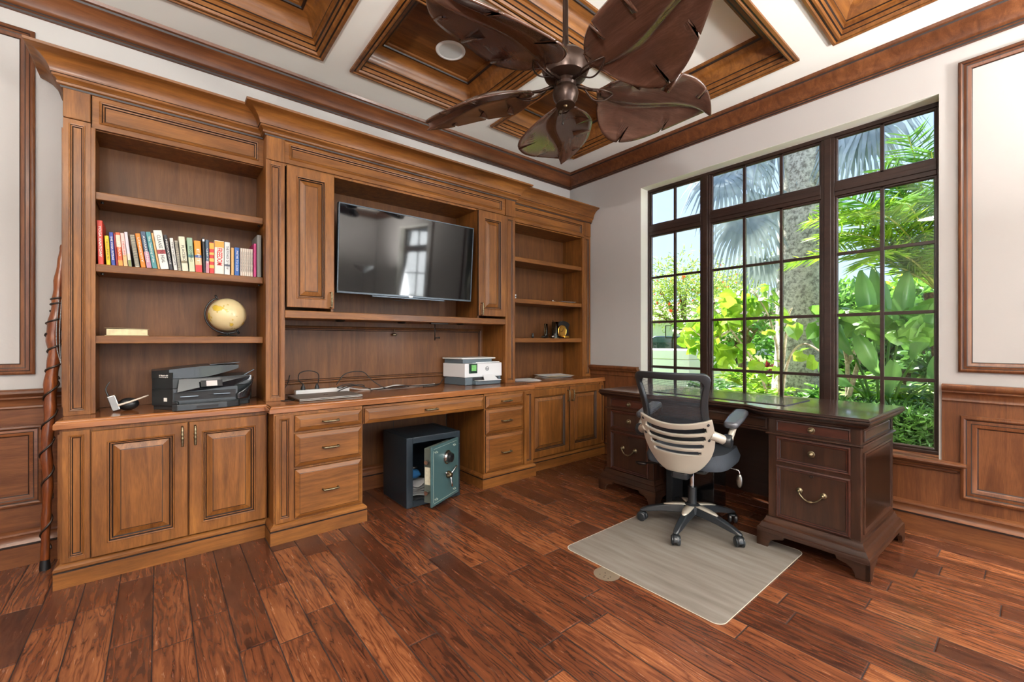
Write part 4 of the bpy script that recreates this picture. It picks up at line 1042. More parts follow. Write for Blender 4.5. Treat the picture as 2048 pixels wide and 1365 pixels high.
# ------------------------------------------------------------------ right bookcase
ZR3 = 1.2085; ZR2 = 1.5825
t = thing('mantel_clock', 'gold round clock with a black arched frame on the right bookcase', 'clock', (3.36, 3.22, ZR3))
g = MB()
g.add([], [])
n = 18
arc = [(-0.075, 0), (-0.075, 0.13)] + [(-0.092, 0.135)] + [(0.092 * math.sin(-PI / 2 + PI * k / n) , 0.135 + 0.05 * math.cos(-PI / 2 + PI * k / n)) for k in range(n + 1)] + [(0.075, 0.13), (0.075, 0)]
Mx = Matrix.Translation((0, 0.03, 0)) @ Matrix.Rotation(PI / 2, 4, 'X')
g.prism(arc, 0, 0.035, M=Mx); g.build('arched_frame', M_black, t, bevel=0.002)
g = MB(); g.lathe([(0.001, 0.0), (0.062, 0.0), (0.066, 0.004), (0.066, 0.014), (0.060, 0.018), (0.05, 0.014), (0.001, 0.016)], 36, M=Matrix.Translation((-0.045, -0.012, 0.075)) @ Matrix.Rotation(PI / 2, 4, 'X'))
M_gold = plain('polished_gold', (226, 176, 84), rough=0.22, metal=1.0, var=0.08)
g.build('dial', M_gold, t, smooth='auto')
g = MB(); g.box(-0.03, 0.045, -0.045, -0.012, 0.0005, 0.028); g.build('gold_foot', M_gold, t, bevel=0.006)
g = MB(); g.tube([(-0.045, -0.032, 0.075), (-0.028, -0.032, 0.105)], 0.0012, 5); g.tube([(-0.045, -0.032, 0.075), (-0.07, -0.032, 0.068)], 0.0012, 5); g.build('hands', M_ink_b, t)
M_clr = glass('clear_glass', (0.9, 0.93, 0.92), 1.0, 0.02)
def vial(x, y, r, h, label):
    t = thing('glass_cylinder', label, 'glass cylinder', (x, y, ZR3), group='glass cylinders beside the gold clock')
    g = MB(); g.lathe([(r, 0.006), (r, h), (r - 0.003, h), (r - 0.003, 0.008)], 24, cap=False); g.build('tube', M_clr, t, smooth=True)
    g = MB(); g.lathe([(0.001, 0.0005), (r + 0.003, 0.0005), (r + 0.003, 0.007), (0.001, 0.007)], 24); g.build('base', M_brass, t, smooth='auto')
    g = MB(); g.tube([(-r * 0.9, 0, 0.006), (-r * 0.9, 0, h * (1.1 if r > 0.03 else 0.97))], 0.0035, 8); g.build('rod', M_brass, t, smooth=True)
    g = MB(); g.tube([(r * 0.55, 0, 0.007), (r * 0.55, 0, h * 0.97)], 0.003, 8); g.build('thin_rod', M_steel, t, smooth=True)
vial(3.115, 3.24, 0.019, 0.15, 'slim clear glass cylinder left of the taller one')
vial(3.20, 3.19, 0.034, 0.172, 'tall clear glass cylinder with a brass rod beside the gold clock')
t = thing('photo_frame', 'small green certificate frame at the left end of the right bookcase shelf', 'frame', (2.60, 3.18, ZR3))
t.rotation_euler.z = R(18)
M_green = plain('green_frame', (96, 150, 132), rough=0.3)
g = MB(); g.rings(front(-0.055, 0, 0.001), 0.11, 0.15, [(0, -0.012), (0, 0), (0.012, 0.002), (0.014, -0.003)], cap=False, back=True); g.build('frame', M_green, t)
g = MB(); g.box(-0.041, 0.041, 0.003, 0.006, 0.015, 0.137); g.build('certificate', plain('certificate_paper', (206, 226, 214), rough=0.6, var=0.2, vscale=90), t)
def small(name, label, cat, loc, fn, mat, **k):
    t = thing(name, label, cat, loc); g = MB(); fn(g); g.build('body', mat, t, **k); return t
small('figurine', 'tiny black bottle standing left of the jumble on the clock shelf', 'figurine', (2.86, 3.16, ZR3), lambda g: g.lathe([(0.001, 0.0005), (0.011, 0.0005), (0.012, 0.03), (0.008, 0.036), (0.009, 0.048), (0.001, 0.05)], 14), M_black, smooth=True)
small('sunglasses_case', 'low dark folded object lying in front of the slim glass cylinder', 'case', (3.02, 3.155, ZR3), lambda g: (g.sphere((0, 0, 0.013), 0.0125, 12, 8, sc=(4.2, 1.6, 0.98)), g.tube([(-0.02, -0.02, 0.02), (0.06, -0.01, 0.05)], 0.004, 6)), M_dkmetal, smooth=True)
small('silver_trinket', 'small silver trinket between the dark folded object and the tall cylinder', 'trinket', (3.13, 3.15, ZR3), lambda g: (g.sphere((0, 0, 0.016), 0.0155, 12, 8, sc=(1.4, 1, 1)), g.tube([(0.0, 0, 0.02), (0.03, 0, 0.045)], 0.004, 6)), M_steel, smooth=True)
def sheets(name, label, x, y, z, rot, n, w=0.21, d=0.28, seed=1, group=None, step=0.0016, mats=None):
    t = thing(name, label, 'papers', (x, y, z), R(rot), group=group)
    r_ = random.Random(seed)
    for i in range(n):
        g = MB(); ang = R(r_.uniform(-14, 14)); M = Matrix.Translation((r_.uniform(-.02, .02), r_.uniform(-.015, .015), 0.0008 + i * step)) @ Matrix.Rotation(ang, 4, 'Z')
        g.grid(lambda u, v: M @ Vector(((u - .5) * w, (v - .5) * d, 0.003 * max(0, u - .7) * (i == n - 1) * 3)), 6, 2)
        g.build('sheet', (mats or [M_paper])[i % len(mats or [1])], t, solid=0.0008)
    return t
sheets('paper_pile', 'loose white papers on the worktop at the left of the right bookcase', 2.72, 3.13, ZT, 70, 5, 0.20, 0.27, 3)
sheets('paper_pile', 'rumpled pile of envelopes at the right of the right bookcase worktop', 3.20, 3.20, ZT, 85, 7, 0.20, 0.34, 5, step=0.004, mats=[M_paper, plain('buff_envelope', (226, 206, 170), rough=0.8)])
sheets('magazine_pile', 'two thin white magazines on the second shelf of the right bookcase', 3.33, 3.20, ZR2, 80, 2, 0.15, 0.2, 8, step=0.009)
t = thing('notepad_stack', 'short stack of white notepads on the second shelf at the left', 'notepads', (2.585, 3.17, ZR2))
for k in range(3):
    g = MB(); g.box(-0.035, 0.045, -0.03, 0.05, 0.0005 + k * 0.014, 0.0130 + k * 0.014); g.build('notepad', [M_paper, M_gp, M_paper][k], t, bevel=0.001)
small('earbud', 'small white knob lying left of the thin white magazines', 'earbud', (3.12, 3.14, ZR2), lambda g: (g.sphere((0, 0, 0.0085), 0.008, 10, 6), g.tube([(0.01, 0, 0.004), (0.05, 0.01, 0.004)], 0.003, 6)), M_paper, smooth=True)

# ------------------------------------------------------------------ safe in the kneehole
M_safe = plain('safe_paint', (30, 40, 48), rough=0.35, metal=0.3, bump=0.25, bscale=500, var=0.06)
M_safe2 = plain('safe_door_paint', (66, 96, 98), rough=0.38, metal=0.2, bump=0.25, bscale=500, var=0.05)
t = thing('safe', 'dark grey steel safe on the floor of the kneehole, door ajar', 'safe', (1.555, 2.99, 0), world=True)
x0, x1, y0, y1, zb, zt = 1.335, 1.775, 2.787, 3.19, 0.004, 0.497
ox0, ox1, oz0, oz1 = 1.385, 1.735, 0.045, 0.452
g = MB()
g.box(x0, ox0, y0, y1, zb, zt); g.box(ox1, x1, y0, y1, zb, zt); g.box(ox0, ox1, y0, y1, zb, oz0); g.box(ox0, ox1, y0, y1, oz1, zt); g.box(ox0, ox1, y1 - 0.05, y1, oz0, oz1)
W('housing', M_safe, lambda g_: (g_.v.extend(g.v), g_.f.extend(g.f), g_.m.extend(g.m)), bevel=0.004)
W('interior_lining', plain('safe_lining', (22, 24, 28), rough=0.9), lambda g: (g.box(ox0 + 0.001, ox1 - 0.001, y0 + 0.02, y1 - 0.051, oz0 + 0.0005, oz0 + 0.003)))
# the open door, hinged on the right
Md = Matrix.Translation((1.742, 2.781, 0)) @ Matrix.Rotation(R(27), 4, 'Z')
def dr(name, mat, fn, parent=None, **k):
    g = MB(); fn(g); return g.build(name, mat, parent or t, **k)
door = dr('door', M_safe2, lambda g: g.box(-0.352, 0, -0.016, 0.0, 0.042, 0.455, M=Md), bevel=0.004)
dr('door_core', plain('safe_door_core', (92, 100, 92), rough=0.5, metal=0.3), lambda g: g.box(-0.325, -0.03, 0.0005, 0.068, 0.058, 0.435, M=Md), door, bevel=0.004)
for zz in (0.135, 0.345):
    dr('bolt', M_chrome, lambda g: g.tube([Md @ Vector((-0.325, 0.035, zz)), Md @ Vector((-0.352, 0.035, zz))], 0.015, 16), door, smooth='auto')
dr('lock_label', plain('label_paper', (218, 214, 190), rough=0.7, var=0.12, vscale=60), lambda g: g.box(-0.3265, -0.3250, 0.012, 0.060, 0.185, 0.305, M=Md), door)
def gold_line(g):
    for a, b in (((-0.335, 0.07), (-0.335, 0.425)), ((-0.33, 0.062), (-0.03, 0.062)), ((-0.33, 0.436), (-0.03, 0.436))):
        g.tube([Md @ Vector((a[0], -0.0165, a[1])), Md @ Vector((b[0], -0.0165, b[1]))], 0.0009, 4)
    for sx, sz in ((-0.30, 0.41), (-0.30, 0.085), (-0.06, 0.41), (-0.06, 0.085)):
        g.tube([Md @ Vector((sx - 0.02 + 0.04 * k / 16, -0.0165, sz + 0.008 * math.sin(k * PI / 4))) for k in range(17)], 0.0011, 4)
dr('pinstripe', plain('pinstripe_paint', (196, 206, 190), rough=0.5), gold_line, door)
Mdial = Md @ Matrix.Translation((-0.165, -0.016, 0.345)) @ Matrix.Rotation(PI / 2, 4, 'X')
dial = dr('dial_ring', M_chrome, lambda g: g.lathe([(0.050, 0.0), (0.049, 0.008), (0.040, 0.010), (0.036, 0.022)], 32, M=Mdial), door, smooth='auto')
dr('dial_knob', M_black, lambda g: g.lathe([(0.034, 0.02), (0.036, 0.028), (0.032, 0.044), (0.028, 0.046), (0.001, 0.0465)], 32, M=Mdial), door, smooth='auto')
Mh = Md @ Matrix.Translation((-0.150, -0.016, 0.215)) @ Matrix.Rotation(PI / 2, 4, 'X')
dr('handle_hub', M_brass, lambda g: g.lathe([(0.026, 0), (0.026, 0.012), (0.018, 0.024), (0.014, 0.034), (0.001, 0.036)], 20, M=Mh), door, smooth='auto')
for a in (35, 155, 275):
    ca, sa = math.cos(R(a)), math.sin(R(a))
    dr('handle_spoke', M_chrome, lambda g: g.tube([Mh @ Vector((ca * r_, sa * r_, 0.022 + 0.1 * r_)) for r_ in (0.01, 0.035, 0.055, 0.085)], [0.006, 0.005, 0.008, 0.007], 10), door, smooth=True)
for zz in (0.13, 0.37):
    dr('hinge', M_safe, lambda g: g.tube([(1.752, 2.777, zz - 0.035), (1.752, 2.777, zz + 0.035)], 0.010, 12), smooth='auto')
t = thing('paper_pile', 'loose papers lying inside the open safe', 'papers', (1.47, 2.93, 0.0485))
for i in range(6):
    g = MB(); M = Matrix.Translation((0.0, 0, 0.002 + i * 0.017)) @ Matrix.Rotation(R(-20 + i * 9), 4, 'Z')
    g.grid(lambda u, v: M @ Vector(((u - .5) * 0.13, (v - .5) * 0.17, 0.012 * math.sin(u * 3 + i))), 6, 3); g.build('sheet', M_paper if i % 2 else M_wp, t, solid=0.001)
t = thing('blue_cloth', 'crumpled blue cloth bag on the papers inside the safe', 'cloth', (1.46, 2.93, 0.1625))
g = MB(); rr_ = random.Random(3)
g.sphere((0, 0, 0.032), 0.05, 18, 12, sc=(1.0, 1.2, 0.6)); g.v = [v + Vector((rr_.uniform(-.005, .005), rr_.uniform(-.005, .005), rr_.uniform(-.001, .004))) for v in g.v]
g.build('bag', plain('blue_cloth', (40, 110, 168), rough=0.8), t, smooth=True)
t = thing('key_tag', 'small grey bundle on top of the blue cloth bag in the safe', 'bundle', (1.47, 2.94, 0.2285))
g = MB(); g.sphere((0, 0, 0.008), 0.018, 10, 6, sc=(1.4, 1, 0.5)); g.build('bundle', M_steel, t, smooth=True)

# ------------------------------------------------------------------ carved walking staff in the corner left of the wall unit
M_staff = wood('carved_staff_wood', (58, 26, 12), (112, 56, 26), (156, 88, 38), axis='Z', rough=0.3, coat=0.4, grain=1.5)
M_vine = wood('dark_vine', (24, 16, 12), (42, 28, 20), (60, 42, 30), axis='Z', rough=0.45)
t = thing('walking_staff', 'tall carved dark wooden staff leaning in the corner left of the wall unit', 'walking stick', (-0.455, 3.25, 0), world=True)
pts = [(-0.455, 3.245, 0.035), (-0.452, 3.25, 0.25), (-0.446, 3.255, 0.45), (-0.452, 3.26, 0.62), (-0.441, 3.27, 0.80), (-0.440, 3.28, 0.95), (-0.428, 3.29, 1.10), (-0.432, 3.30, 1.22), (-0.418, 3.31, 1.36), (-0.412, 3.32, 1.5), (-0.404, 3.335, 1.64), (-0.402, 3.34, 1.70)]
rad = [0.017, 0.018, 0.020, 0.023, 0.022, 0.026, 0.024, 0.029, 0.024, 0.022, 0.014, 0.010]
cp = curve_pts(pts, 6); rr = []
for i in range(len(cp)):
    k = i / 6; a = int(min(k, len(rad) - 2)); f = k - a; base = rad[a] * (1 - f) + rad[min(a + 1, len(rad) - 1)] * f
    rr.append(base * (1 + 0.09 * math.sin(i * 1.3)))
g = MB(); g.tube(cp, rr, 14); g.build('shaft', M_staff, t, smooth=True)
def wind(z0, z1, turns, r_add, r, name='vine'):
    out = []; n = int(turns * 16)
    for i in range(n + 1):
        u = i / n; z = z0 + (z1 - z0) * u
        j = min(range(len(cp)), key=lambda q: abs(cp[q].z - z)); c = cp[j]; a = 2 * PI * turns * u
        out.append((c.x + math.cos(a) * (rr[j] + r_add), c.y + math.sin(a) * (rr[j] + r_add), z))
    g = MB(); g.tube(out, r, 6); g.build(name, M_vine, t, smooth=True)
for a in ((0.10, 0.30, 1.3), (0.36, 0.66, 2.0), (0.66, 0.98, 2.2), (0.98, 1.08, 1.2), (1.08, 1.22, 1.6), (1.24, 1.34, 1.5), (1.36, 1.42, 2.2)): wind(a[0], a[1], a[2], 0.002, 0.0052)
g = MB(); g.lathe([(0.022, 0.0005), (0.020, 0.03), (0.017, 0.06)], 14, M=Matrix.Translation((-0.455, 3.245, 0))); g.build('rubber_tip', M_black, t, smooth='auto')
g = MB()
for s_ in (0, 1):
    g.tube(curve_pts([(-0.41 + 0.01 * s_, 3.285, 1.40), (-0.418 + 0.012 * s_, 3.275, 1.25), (-0.415 + 0.01 * s_, 3.27, 1.14), (-0.40, 3.265, 1.06)]), 0.0022, 5)
g.build('cord', plain('twisted_cord', (150, 150, 150), rough=0.8, var=0.5, vscale=150), t, smooth=True)
# ------------------------------------------------------------------ executive desk (local x runs from the drawer fronts to the window)
DW = dict(dark=(27, 15, 9), mid=(47, 27, 17), light_=(70, 43, 28))
M_dd = wood('desk_drawer_wood', (38, 18, 12), (60, 29, 20), (78, 41, 29), axis='Y', rough=0.28, coat=0.5)
M_dx = wood('desk_wood_x', axis='X', rough=0.3, coat=0.4, **DW)
M_dy = wood('desk_wood_y', axis='Y', rough=0.3, coat=0.4, **DW)
M_dz = wood('desk_wood_z', axis='Z', rough=0.3, coat=0.4, **DW)
M_dt = wood('desk_top_wood', (50, 28, 19), (74, 42, 28), (94, 56, 38), axis='Y', rough=0.09, coat=1.0)
M_dk = plain('desk_groove_glaze', (20, 11, 8), rough=0.4, var=0.1)
M_kh = wood('kneehole_wood', (30, 18, 14), (42, 26, 20), (54, 34, 26), axis='Y', rough=0.4)
LEN = 1.712; DEP = 0.735
t = thing('executive_desk', 'dark brown wooden executive desk with drawer pedestals standing before the window', 'desk', (2.675, 0.512, 0), R(-1.6))
desk = t
def D(name, mat, fn, parent=None, **k):
    g = MB(); fn(g); return g.build(name, mat, parent or t, **k)
PED = [(0.045, 0.475), (1.237, 1.667)]
for a, b in PED:
    D('pedestal', M_dz, lambda g: g.box(0.045, DEP - 0.045, a, b, 0.10, 0.735), bevel=0.003)
    D('base_moulding', M_dy, lambda g: g.sweep([(0.045, a), (DEP - 0.045, a), (DEP - 0.045, b), (0.045, b)],
      [(0.0, 0.172), (0.008, 0.169), (0.010, 0.158), (0.014, 0.152), (0.016, 0.140), (0.026, 0.134), (0.028, 0.126), (0.034, 0.116), (0.036, 0.108), (0.043, 0.104), (0.045, 0.098), (0.045, 0.084), (0.0, 0.084)], closed=True), smooth='auto', angle=35)
    # bracket feet
    prof = [(0, 0.001), (0.058, 0.001), (0.062, 0.022), (0.074, 0.042), (0.094, 0.056), (0.120, 0.062), (0.136, 0.066), (0.142, 0.0845), (0, 0.0845)]
    for cx_, sx in ((0.0, 1), (DEP, -1)):
        for cy_, sy in ((a - 0.045, 1), (b + 0.045, -1)):
            g = MB()
            Mf = Matrix(((0, 0, sx, cx_), (sy, 0, 0, cy_), (0, 1, 0, 0), (0, 0, 0, 1)))     # profile along y
            g.prism(prof, 0.0, 0.02, M=Mf)
            Mg = Matrix(((sx, 0, 0, cx_), (0, 0, sy, cy_), (0, 1, 0, 0), (0, 0, 0, 1)))     # profile along x
            g.prism(prof, 0.0, 0.02, M=Mg)
            g.build('foot', M_dy, t, bevel=0.002)
D('apron', M_dy, lambda g: g.box(0.10, DEP - 0.045, 0.475, 1.237, 0.655, 0.735))
D('modesty_panel', M_kh, lambda g: g.box(DEP - 0.125, DEP - 0.105, 0.475, 1.237, 0.082, 0.655))
D('centre_drawer', [M_dy, M_dk], lambda g: g.rings(frontX(0.10, 0.50, 0.658), 0.712, 0.068, [(0, 0), (0, 0.006), (0.010, 0.008), (0.013, 0.004, 1), (0.018, 0.004)]))
# top with a swept-in centre
def sm(k): return k * k * (3 - 2 * k)
outl = [(0.0, 0.0), (DEP, 0.0), (DEP, LEN), (0.0, LEN), (0.0, LEN - 0.47)]
outl += [(0.0 + 0.055 * sm(i / 12), LEN - 0.475 - 0.14 * i / 12) for i in range(13)]
outl += [(0.055 - 0.055 * sm(i / 12), 0.615 - 0.14 * i / 12) for i in range(13)]
ins = 0.012
def top(g):
    g.sweep(outl, [(-0.05, 0.7355), (-0.032, 0.7355), (-0.030, 0.742), (-0.018, 0.748), (-0.008, 0.757), (-0.004, 0.766), (0.0, 0.768), (0.001, 0.774), (0.0, 0.778), (-0.004, 0.780), (-0.001, 0.784), (-0.002, 0.790), (-0.008, 0.7945), (-0.014, 0.795)], closed=True, glaze=(4, 8))
    n = len(outl); m = 14; base = len(g.v) - n * m
    g.f.append(tuple(base + i * m + 13 for i in range(n))); g.m.append(2)
    g.f.append(tuple(base + i * m for i in reversed(range(n)))); g.m.append(0)
D('desktop', [M_dy, M_dk, M_dt], top, smooth='auto', angle=30)
D('rope_edge', M_dk, lambda g: [g.box(-0.0015 + 0.055 * 0, 0.0015, 0.02 + 0.0085 * i, 0.0245 + 0.0085 * i, 0.7785, 0.7825) for i in range(52)])
AST = [(0.0, 0.642), (0.008, 0.643), (0.012, 0.648), (0.008, 0.654), (0.0, 0.655)]
for a, b in PED:
    D('astragal', M_dy, lambda g: g.sweep([(DEP - 0.045, a), (DEP - 0.045, b), (0.045, b), (0.045, a)], AST, closed=True), smooth='auto')
D('astragal', M_dy, lambda g: g.sweep([(0.10, 1.235)] + [(0.10, 1.1), (0.10, 0.6), (0.10, 0.477)], AST), smooth='auto')
DP = [(0, 0), (0, 0.007), (0.006, 0.010), (0.010, 0.009), (0.013, 0.004, 1), (0.020, 0.003), (0.024, -0.002, 1), (0.028, -0.003)]
DPs = [(0, 0), (0, 0.005), (0.005, 0.007), (0.009, 0.004, 1), (0.012, 0.004)]
def knob(parent, y, z):
    g = MB(); Mk = Matrix.Translation((0.045, y, z)) @ Matrix.Rotation(-PI / 2, 4, 'Y')
    g.lathe([(0.018, 0.001), (0.0185, 0.004), (0.016, 0.006), (0.012, 0.005), (0.006, 0.007), (0.005, 0.014), (0.010, 0.017), (0.011, 0.021), (0.006, 0.025), (0.001, 0.0255)], 20, M=Mk)
    g.build('knob', M_brass, parent, smooth=True)
def bail(parent, y, z):
    g = MB(); hw = 0.056
    for s_ in (-1, 1):
        Mk = Matrix.Translation((0.045, y + s_ * hw, z + 0.008)) @ Matrix.Rotation(-PI / 2, 4, 'Y')
        g.lathe([(0.016, 0.0), (0.0165, 0.003), (0.013, 0.006), (0.006, 0.006), (0.006, 0.016), (0.009, 0.018), (0.007, 0.024), (0.001, 0.025)], 16, M=Mk)
    pts = []; rr = []
    for i in range(21):
        u = -1 + 2 * i / 20
        pts.append((0.045 - 0.020 - 0.006 * (1 - u * u), y + u * hw, z + 0.006 - 0.040 * (1 - abs(u) ** 2.4))); rr.append(0.0036 + 0.0016 * (1 - abs(u)) + (0.0018 if i in (9, 10, 11) else 0))
    g.tube(pts, rr, 8)
    g.build('bail_pull', M_brass, parent, smooth=True)
for a, b in PED:
    y0 = a + 0.042; w_ = 0.346
    d1 = D('drawer', [M_dd, M_dk], lambda g: g.rings(frontX(0.045, y0, 0.664), w_, 0.064, DPs)); knob(d1, y0 + w_ / 2, 0.695)
    d2 = D('drawer', [M_dd, M_dk], lambda g: g.rings(frontX(0.045, y0, 0.494), w_, 0.142, DP)); knob(d2, y0 + w_ / 2, 0.566)
    d3 = D('drawer', [M_dd, M_dk], lambda g: g.rings(frontX(0.045, y0, 0.176), w_, 0.298, DP)); bail(d3, y0 + w_ / 2, 0.348)
    g = MB(); g.lathe([(0.010, 0.0), (0.010, 0.003), (0.004, 0.0035), (0.001, 0.001)], 16, M=Matrix.Translation((0.046, y0 + w_ / 2, 0.446)) @ Matrix.Rotation(-PI / 2, 4, 'Y')); g.build('lock', M_dkmetal, d3, smooth='auto')
D('side_panel', [M_dz, M_dk], lambda g: g.rings(front(0.085, 0.045, 0.196), 0.56, 0.415, [(0, 0), (0, 0.004), (0.008, 0.007), (0.014, 0.004), (0.020, 0.0), (0.030, -0.001, 1), (0.034, 0.0)]))
D('side_panel', [M_dx, M_dk], lambda g: g.rings(front(0.085, 0.045, 0.665), 0.50, 0.060, [(0, 0), (0, 0.004), (0.006, 0.007), (0.012, 0.003, 1), (0.016, 0.003)]))
D('slide_pull', M_dk, lambda g: g.rings(front(0.60, 0.045, 0.662), 0.036, 0.062, [(0, 0), (0, 0.006), (0.008, 0.006), (0.010, 0.001), (0.012, 0.001)]))

# dark leather desk pad
M_pad = plain('desk_pad_leather', (66, 58, 58), rough=0.22, var=0.35, vscale=14, coat=0.3, bump=0.1)
t = thing('desk_pad', 'dark marbled desk pad lying on the desk top', 'desk pad', (3.07, 1.38, 0.7955), R(-1.6))
g = MB(); n = 8
def rrect(w, h, r, n=6):
    out = []
    for cx_, cy_, a0 in ((w / 2 - r, h / 2 - r, 0), (-w / 2 + r, h / 2 - r, 90), (-w / 2 + r, -h / 2 + r, 180), (w / 2 - r, -h / 2 + r, 270)):
        for k in range(n + 1):
            a = R(a0 + 90 * k / n); out.append((cx_ + r * math.cos(a), cy_ + r * math.sin(a)))
    return out
g.prism(rrect(0.40, 0.90, 0.015), 0.0002, 0.004); g.build('pad', M_pad, t)
g = MB(); g.sweep(list(reversed(rrect(0.398, 0.898, 0.015))), [(0.0, 0.0042), (0.003, 0.0042), (0.003, 0.0048), (0, 0.0048)], closed=True); g.build('stitched_border', M_dk, t)

# chair mat, floor outlet cover
m = bpy.data.materials.new('frosted_mat'); m.use_nodes = True; nn = m.node_tree; b = nn.nodes['Principled BSDF']
tc = N(nn, 'ShaderNodeTexCoord'); no = N(nn, 'ShaderNodeTexNoise'); no.inputs['Scale'].default_value = 3; no.inputs['Detail'].default_value = 6
mpp = N(nn, 'ShaderNodeMapping'); mpp.inputs['Scale'].default_value = (7, 0.8, 1)
nn.links.new(tc.outputs['Object'], mpp.inputs[0]); nn.links.new(mpp.outputs[0], no.inputs['Vector'])
cr = N(nn, 'ShaderNodeValToRGB'); cr.color_ramp.elements[0].position = 0.3; cr.color_ramp.elements[1].position = 0.7
cr.color_ramp.elements[0].color = lin((116, 106, 97)) + (1,); cr.color_ramp.elements[1].color = lin((148, 141, 133)) + (1,)
nn.links.new(no.outputs['Fac'], cr.inputs[0]); nn.links.new(cr.outputs[0], b.inputs['Base Color'])
b.inputs['Roughness'].default_value = 0.34; b.inputs['Alpha'].default_value = 0.86
M_mat = m
t = thing('chair_mat', 'translucent grey plastic chair mat on the wood floor under the office chair', 'floor mat', (2.285, 1.262, 0))
g = MB(); g.prism(rrect(0.995, 0.885, 0.045, 8), 0.0006, 0.0032); g.build('mat', M_mat, t)
M_lip = plain('mat_edge', (226, 222, 206), rough=0.3)
g = MB(); g.sweep(list(reversed(rrect(0.995, 0.885, 0.045, 8))), [(-0.0005, 0.0008), (-0.0015, 0.0035), (0.0012, 0.0035), (0.0, 0.0008)], closed=True); g.build('edge', M_lip, t)
t = thing('floor_outlet', 'round metal floor outlet cover half hidden under the chair mat edge', 'floor outlet', (1.752, 1.378, 0))
M_plate = plain('outlet_metal', (176, 160, 138), rough=0.35, metal=0.7, var=0.08)
g = MB(); g.lathe([(0.001, 0.0002), (0.064, 0.0002), (0.066, 0.0004), (0.064, 0.0005), (0.001, 0.0005)], 40); g.build('cover_plate', M_plate, t, smooth='auto')
for k, (x_, y_) in enumerate(((-0.03, 0.02), (-0.02, -0.005), (-0.035, -0.01), (0.0, 0.01), (-0.01, -0.03), (-0.03, -0.032))):
    g = MB(); g.lathe([(0.001, 0.0006), (0.0032, 0.0006), (0.0028, 0.0010), (0.001, 0.0010)], 8, M=Matrix.Translation((x_, y_, 0))); g.build('screw', M_dk, t)

# ------------------------------------------------------------------ office chair (local +x faces the desk)
M_cb = plain('chair_black', (30, 34, 38), rough=0.35, var=0.08, coat=0.1)
M_cs = plain('chair_silver', (190, 182, 168), rough=0.34, metal=0.3, var=0.03)
M_cf = plain('chair_mesh_fabric', (58, 64, 72), rough=0.8, var=0.15, vscale=30)
M_seat = plain('seat_fabric', (44, 50, 58), rough=0.75, bump=0.5, bscale=350, var=0.15, vscale=20)
M_vinyl = plain('arm_pad_vinyl', (70, 72, 78), rough=0.3, var=0.05, coat=0.4)
t = thing('office_chair', 'black mesh-back office chair with silver lumbar frame and five casters', 'chair', (2.60, 1.375, 0.0034), R(10))
chair = t
def xb(z):
    ks = [(0.36, -0.205), (0.40, -0.215), (0.5, -0.245), (0.6, -0.28), (0.74, -0.335), (0.85, -0.38), (0.96, -0.415), (1.02, -0.43)]
    for (a, p), (c, q) in zip(ks, ks[1:]):
        if z <= c: return p + (q - p) * (z - a) / (c - a)
    return ks[-1][1]
def bp(y, z, off=0.0): return Vector((xb(z) + 1.3 * y * y + off, y, z))
# mesh frame
def outline(ins):
    pts = []
    wt, wb, zt_, zb_ = 0.212 - ins, 0.196 - ins, 1.0 - ins, 0.60 + ins
    r = 0.035
    for k in range(7):
        a = R(90 * k / 6); pts.append((wt - r + r * math.sin(a) if False else wt - r + r * math.cos(R(90) - a), zt_ - r + r * math.sin(R(90) - a)))
    for k in range(1, 9): pts.append((wt + (wb - wt) * k / 9 - 0.018 * math.sin(PI * k / 9), zt_ - r + (zb_ + r - zt_ + r) * k / 9))
    for k in range(7):
        a = R(90 * k / 6); pts.append((wb - r + r * math.cos(a), zb_ + r - r * math.sin(a)))
    top_ = [((wt - r) * (-1 + 2 * k / 12), zt_) for k in range(1, 12)]
    bot_ = [((wb - r) * (1 - 2 * k / 12), zb_) for k in range(1, 12)]
    left = [(-y, z) for y, z in reversed(pts)]
    return pts + bot_ + left + top_
oo, ii = outline(0), outline(0.036)
g = MB(); n = len(oo)
g.v = [bp(y, z) for y, z in oo] + [bp(y, z) for y, z in ii]
g.f = [(i, (i + 1) % n, n + (i + 1) % n, n + i) for i in range(n)]; g.m = [0] * n
g.build('back_frame', M_cb, t, smooth=True, solid=0.024, bevel=0.005)
g = MB(); z = 0.632
while z < 0.972:
    kz = (z - 0.60) / 0.4
    hw_ = 0.166 + 0.016 * kz - 0.018 * math.sin(PI * min(1, max(0, 1 - kz)))
    hw_ = 0.171 + 0.012 * kz
    b0 = len(g.v)
    for i in range(13):
        y = -hw_ + 2 * hw_ * i / 12
        g.v.append(bp(y, z, 0.004)); g.v.append(bp(y, z + 0.0023, 0.004))
    for i in range(12): g.f.append((b0 + 2 * i, b0 + 2 * i + 2, b0 + 2 * i + 3, b0 + 2 * i + 1)); g.m.append(0)
    z += 0.0052
for i in range(40):
    y = -0.165 + 0.33 * i / 39; b0 = len(g.v)
    for k in range(9):
        zz = 0.632 + 0.338 * k / 8; g.v.append(bp(y, zz, 0.005)); g.v.append(bp(y + 0.0008, zz, 0.005))
    for k in range(8): g.f.append((b0 + 2 * k, b0 + 2 * k + 1, b0 + 2 * k + 3, b0 + 2 * k + 2)); g.m.append(0)
g.build('back_mesh', M_cf, t, recalc=False)
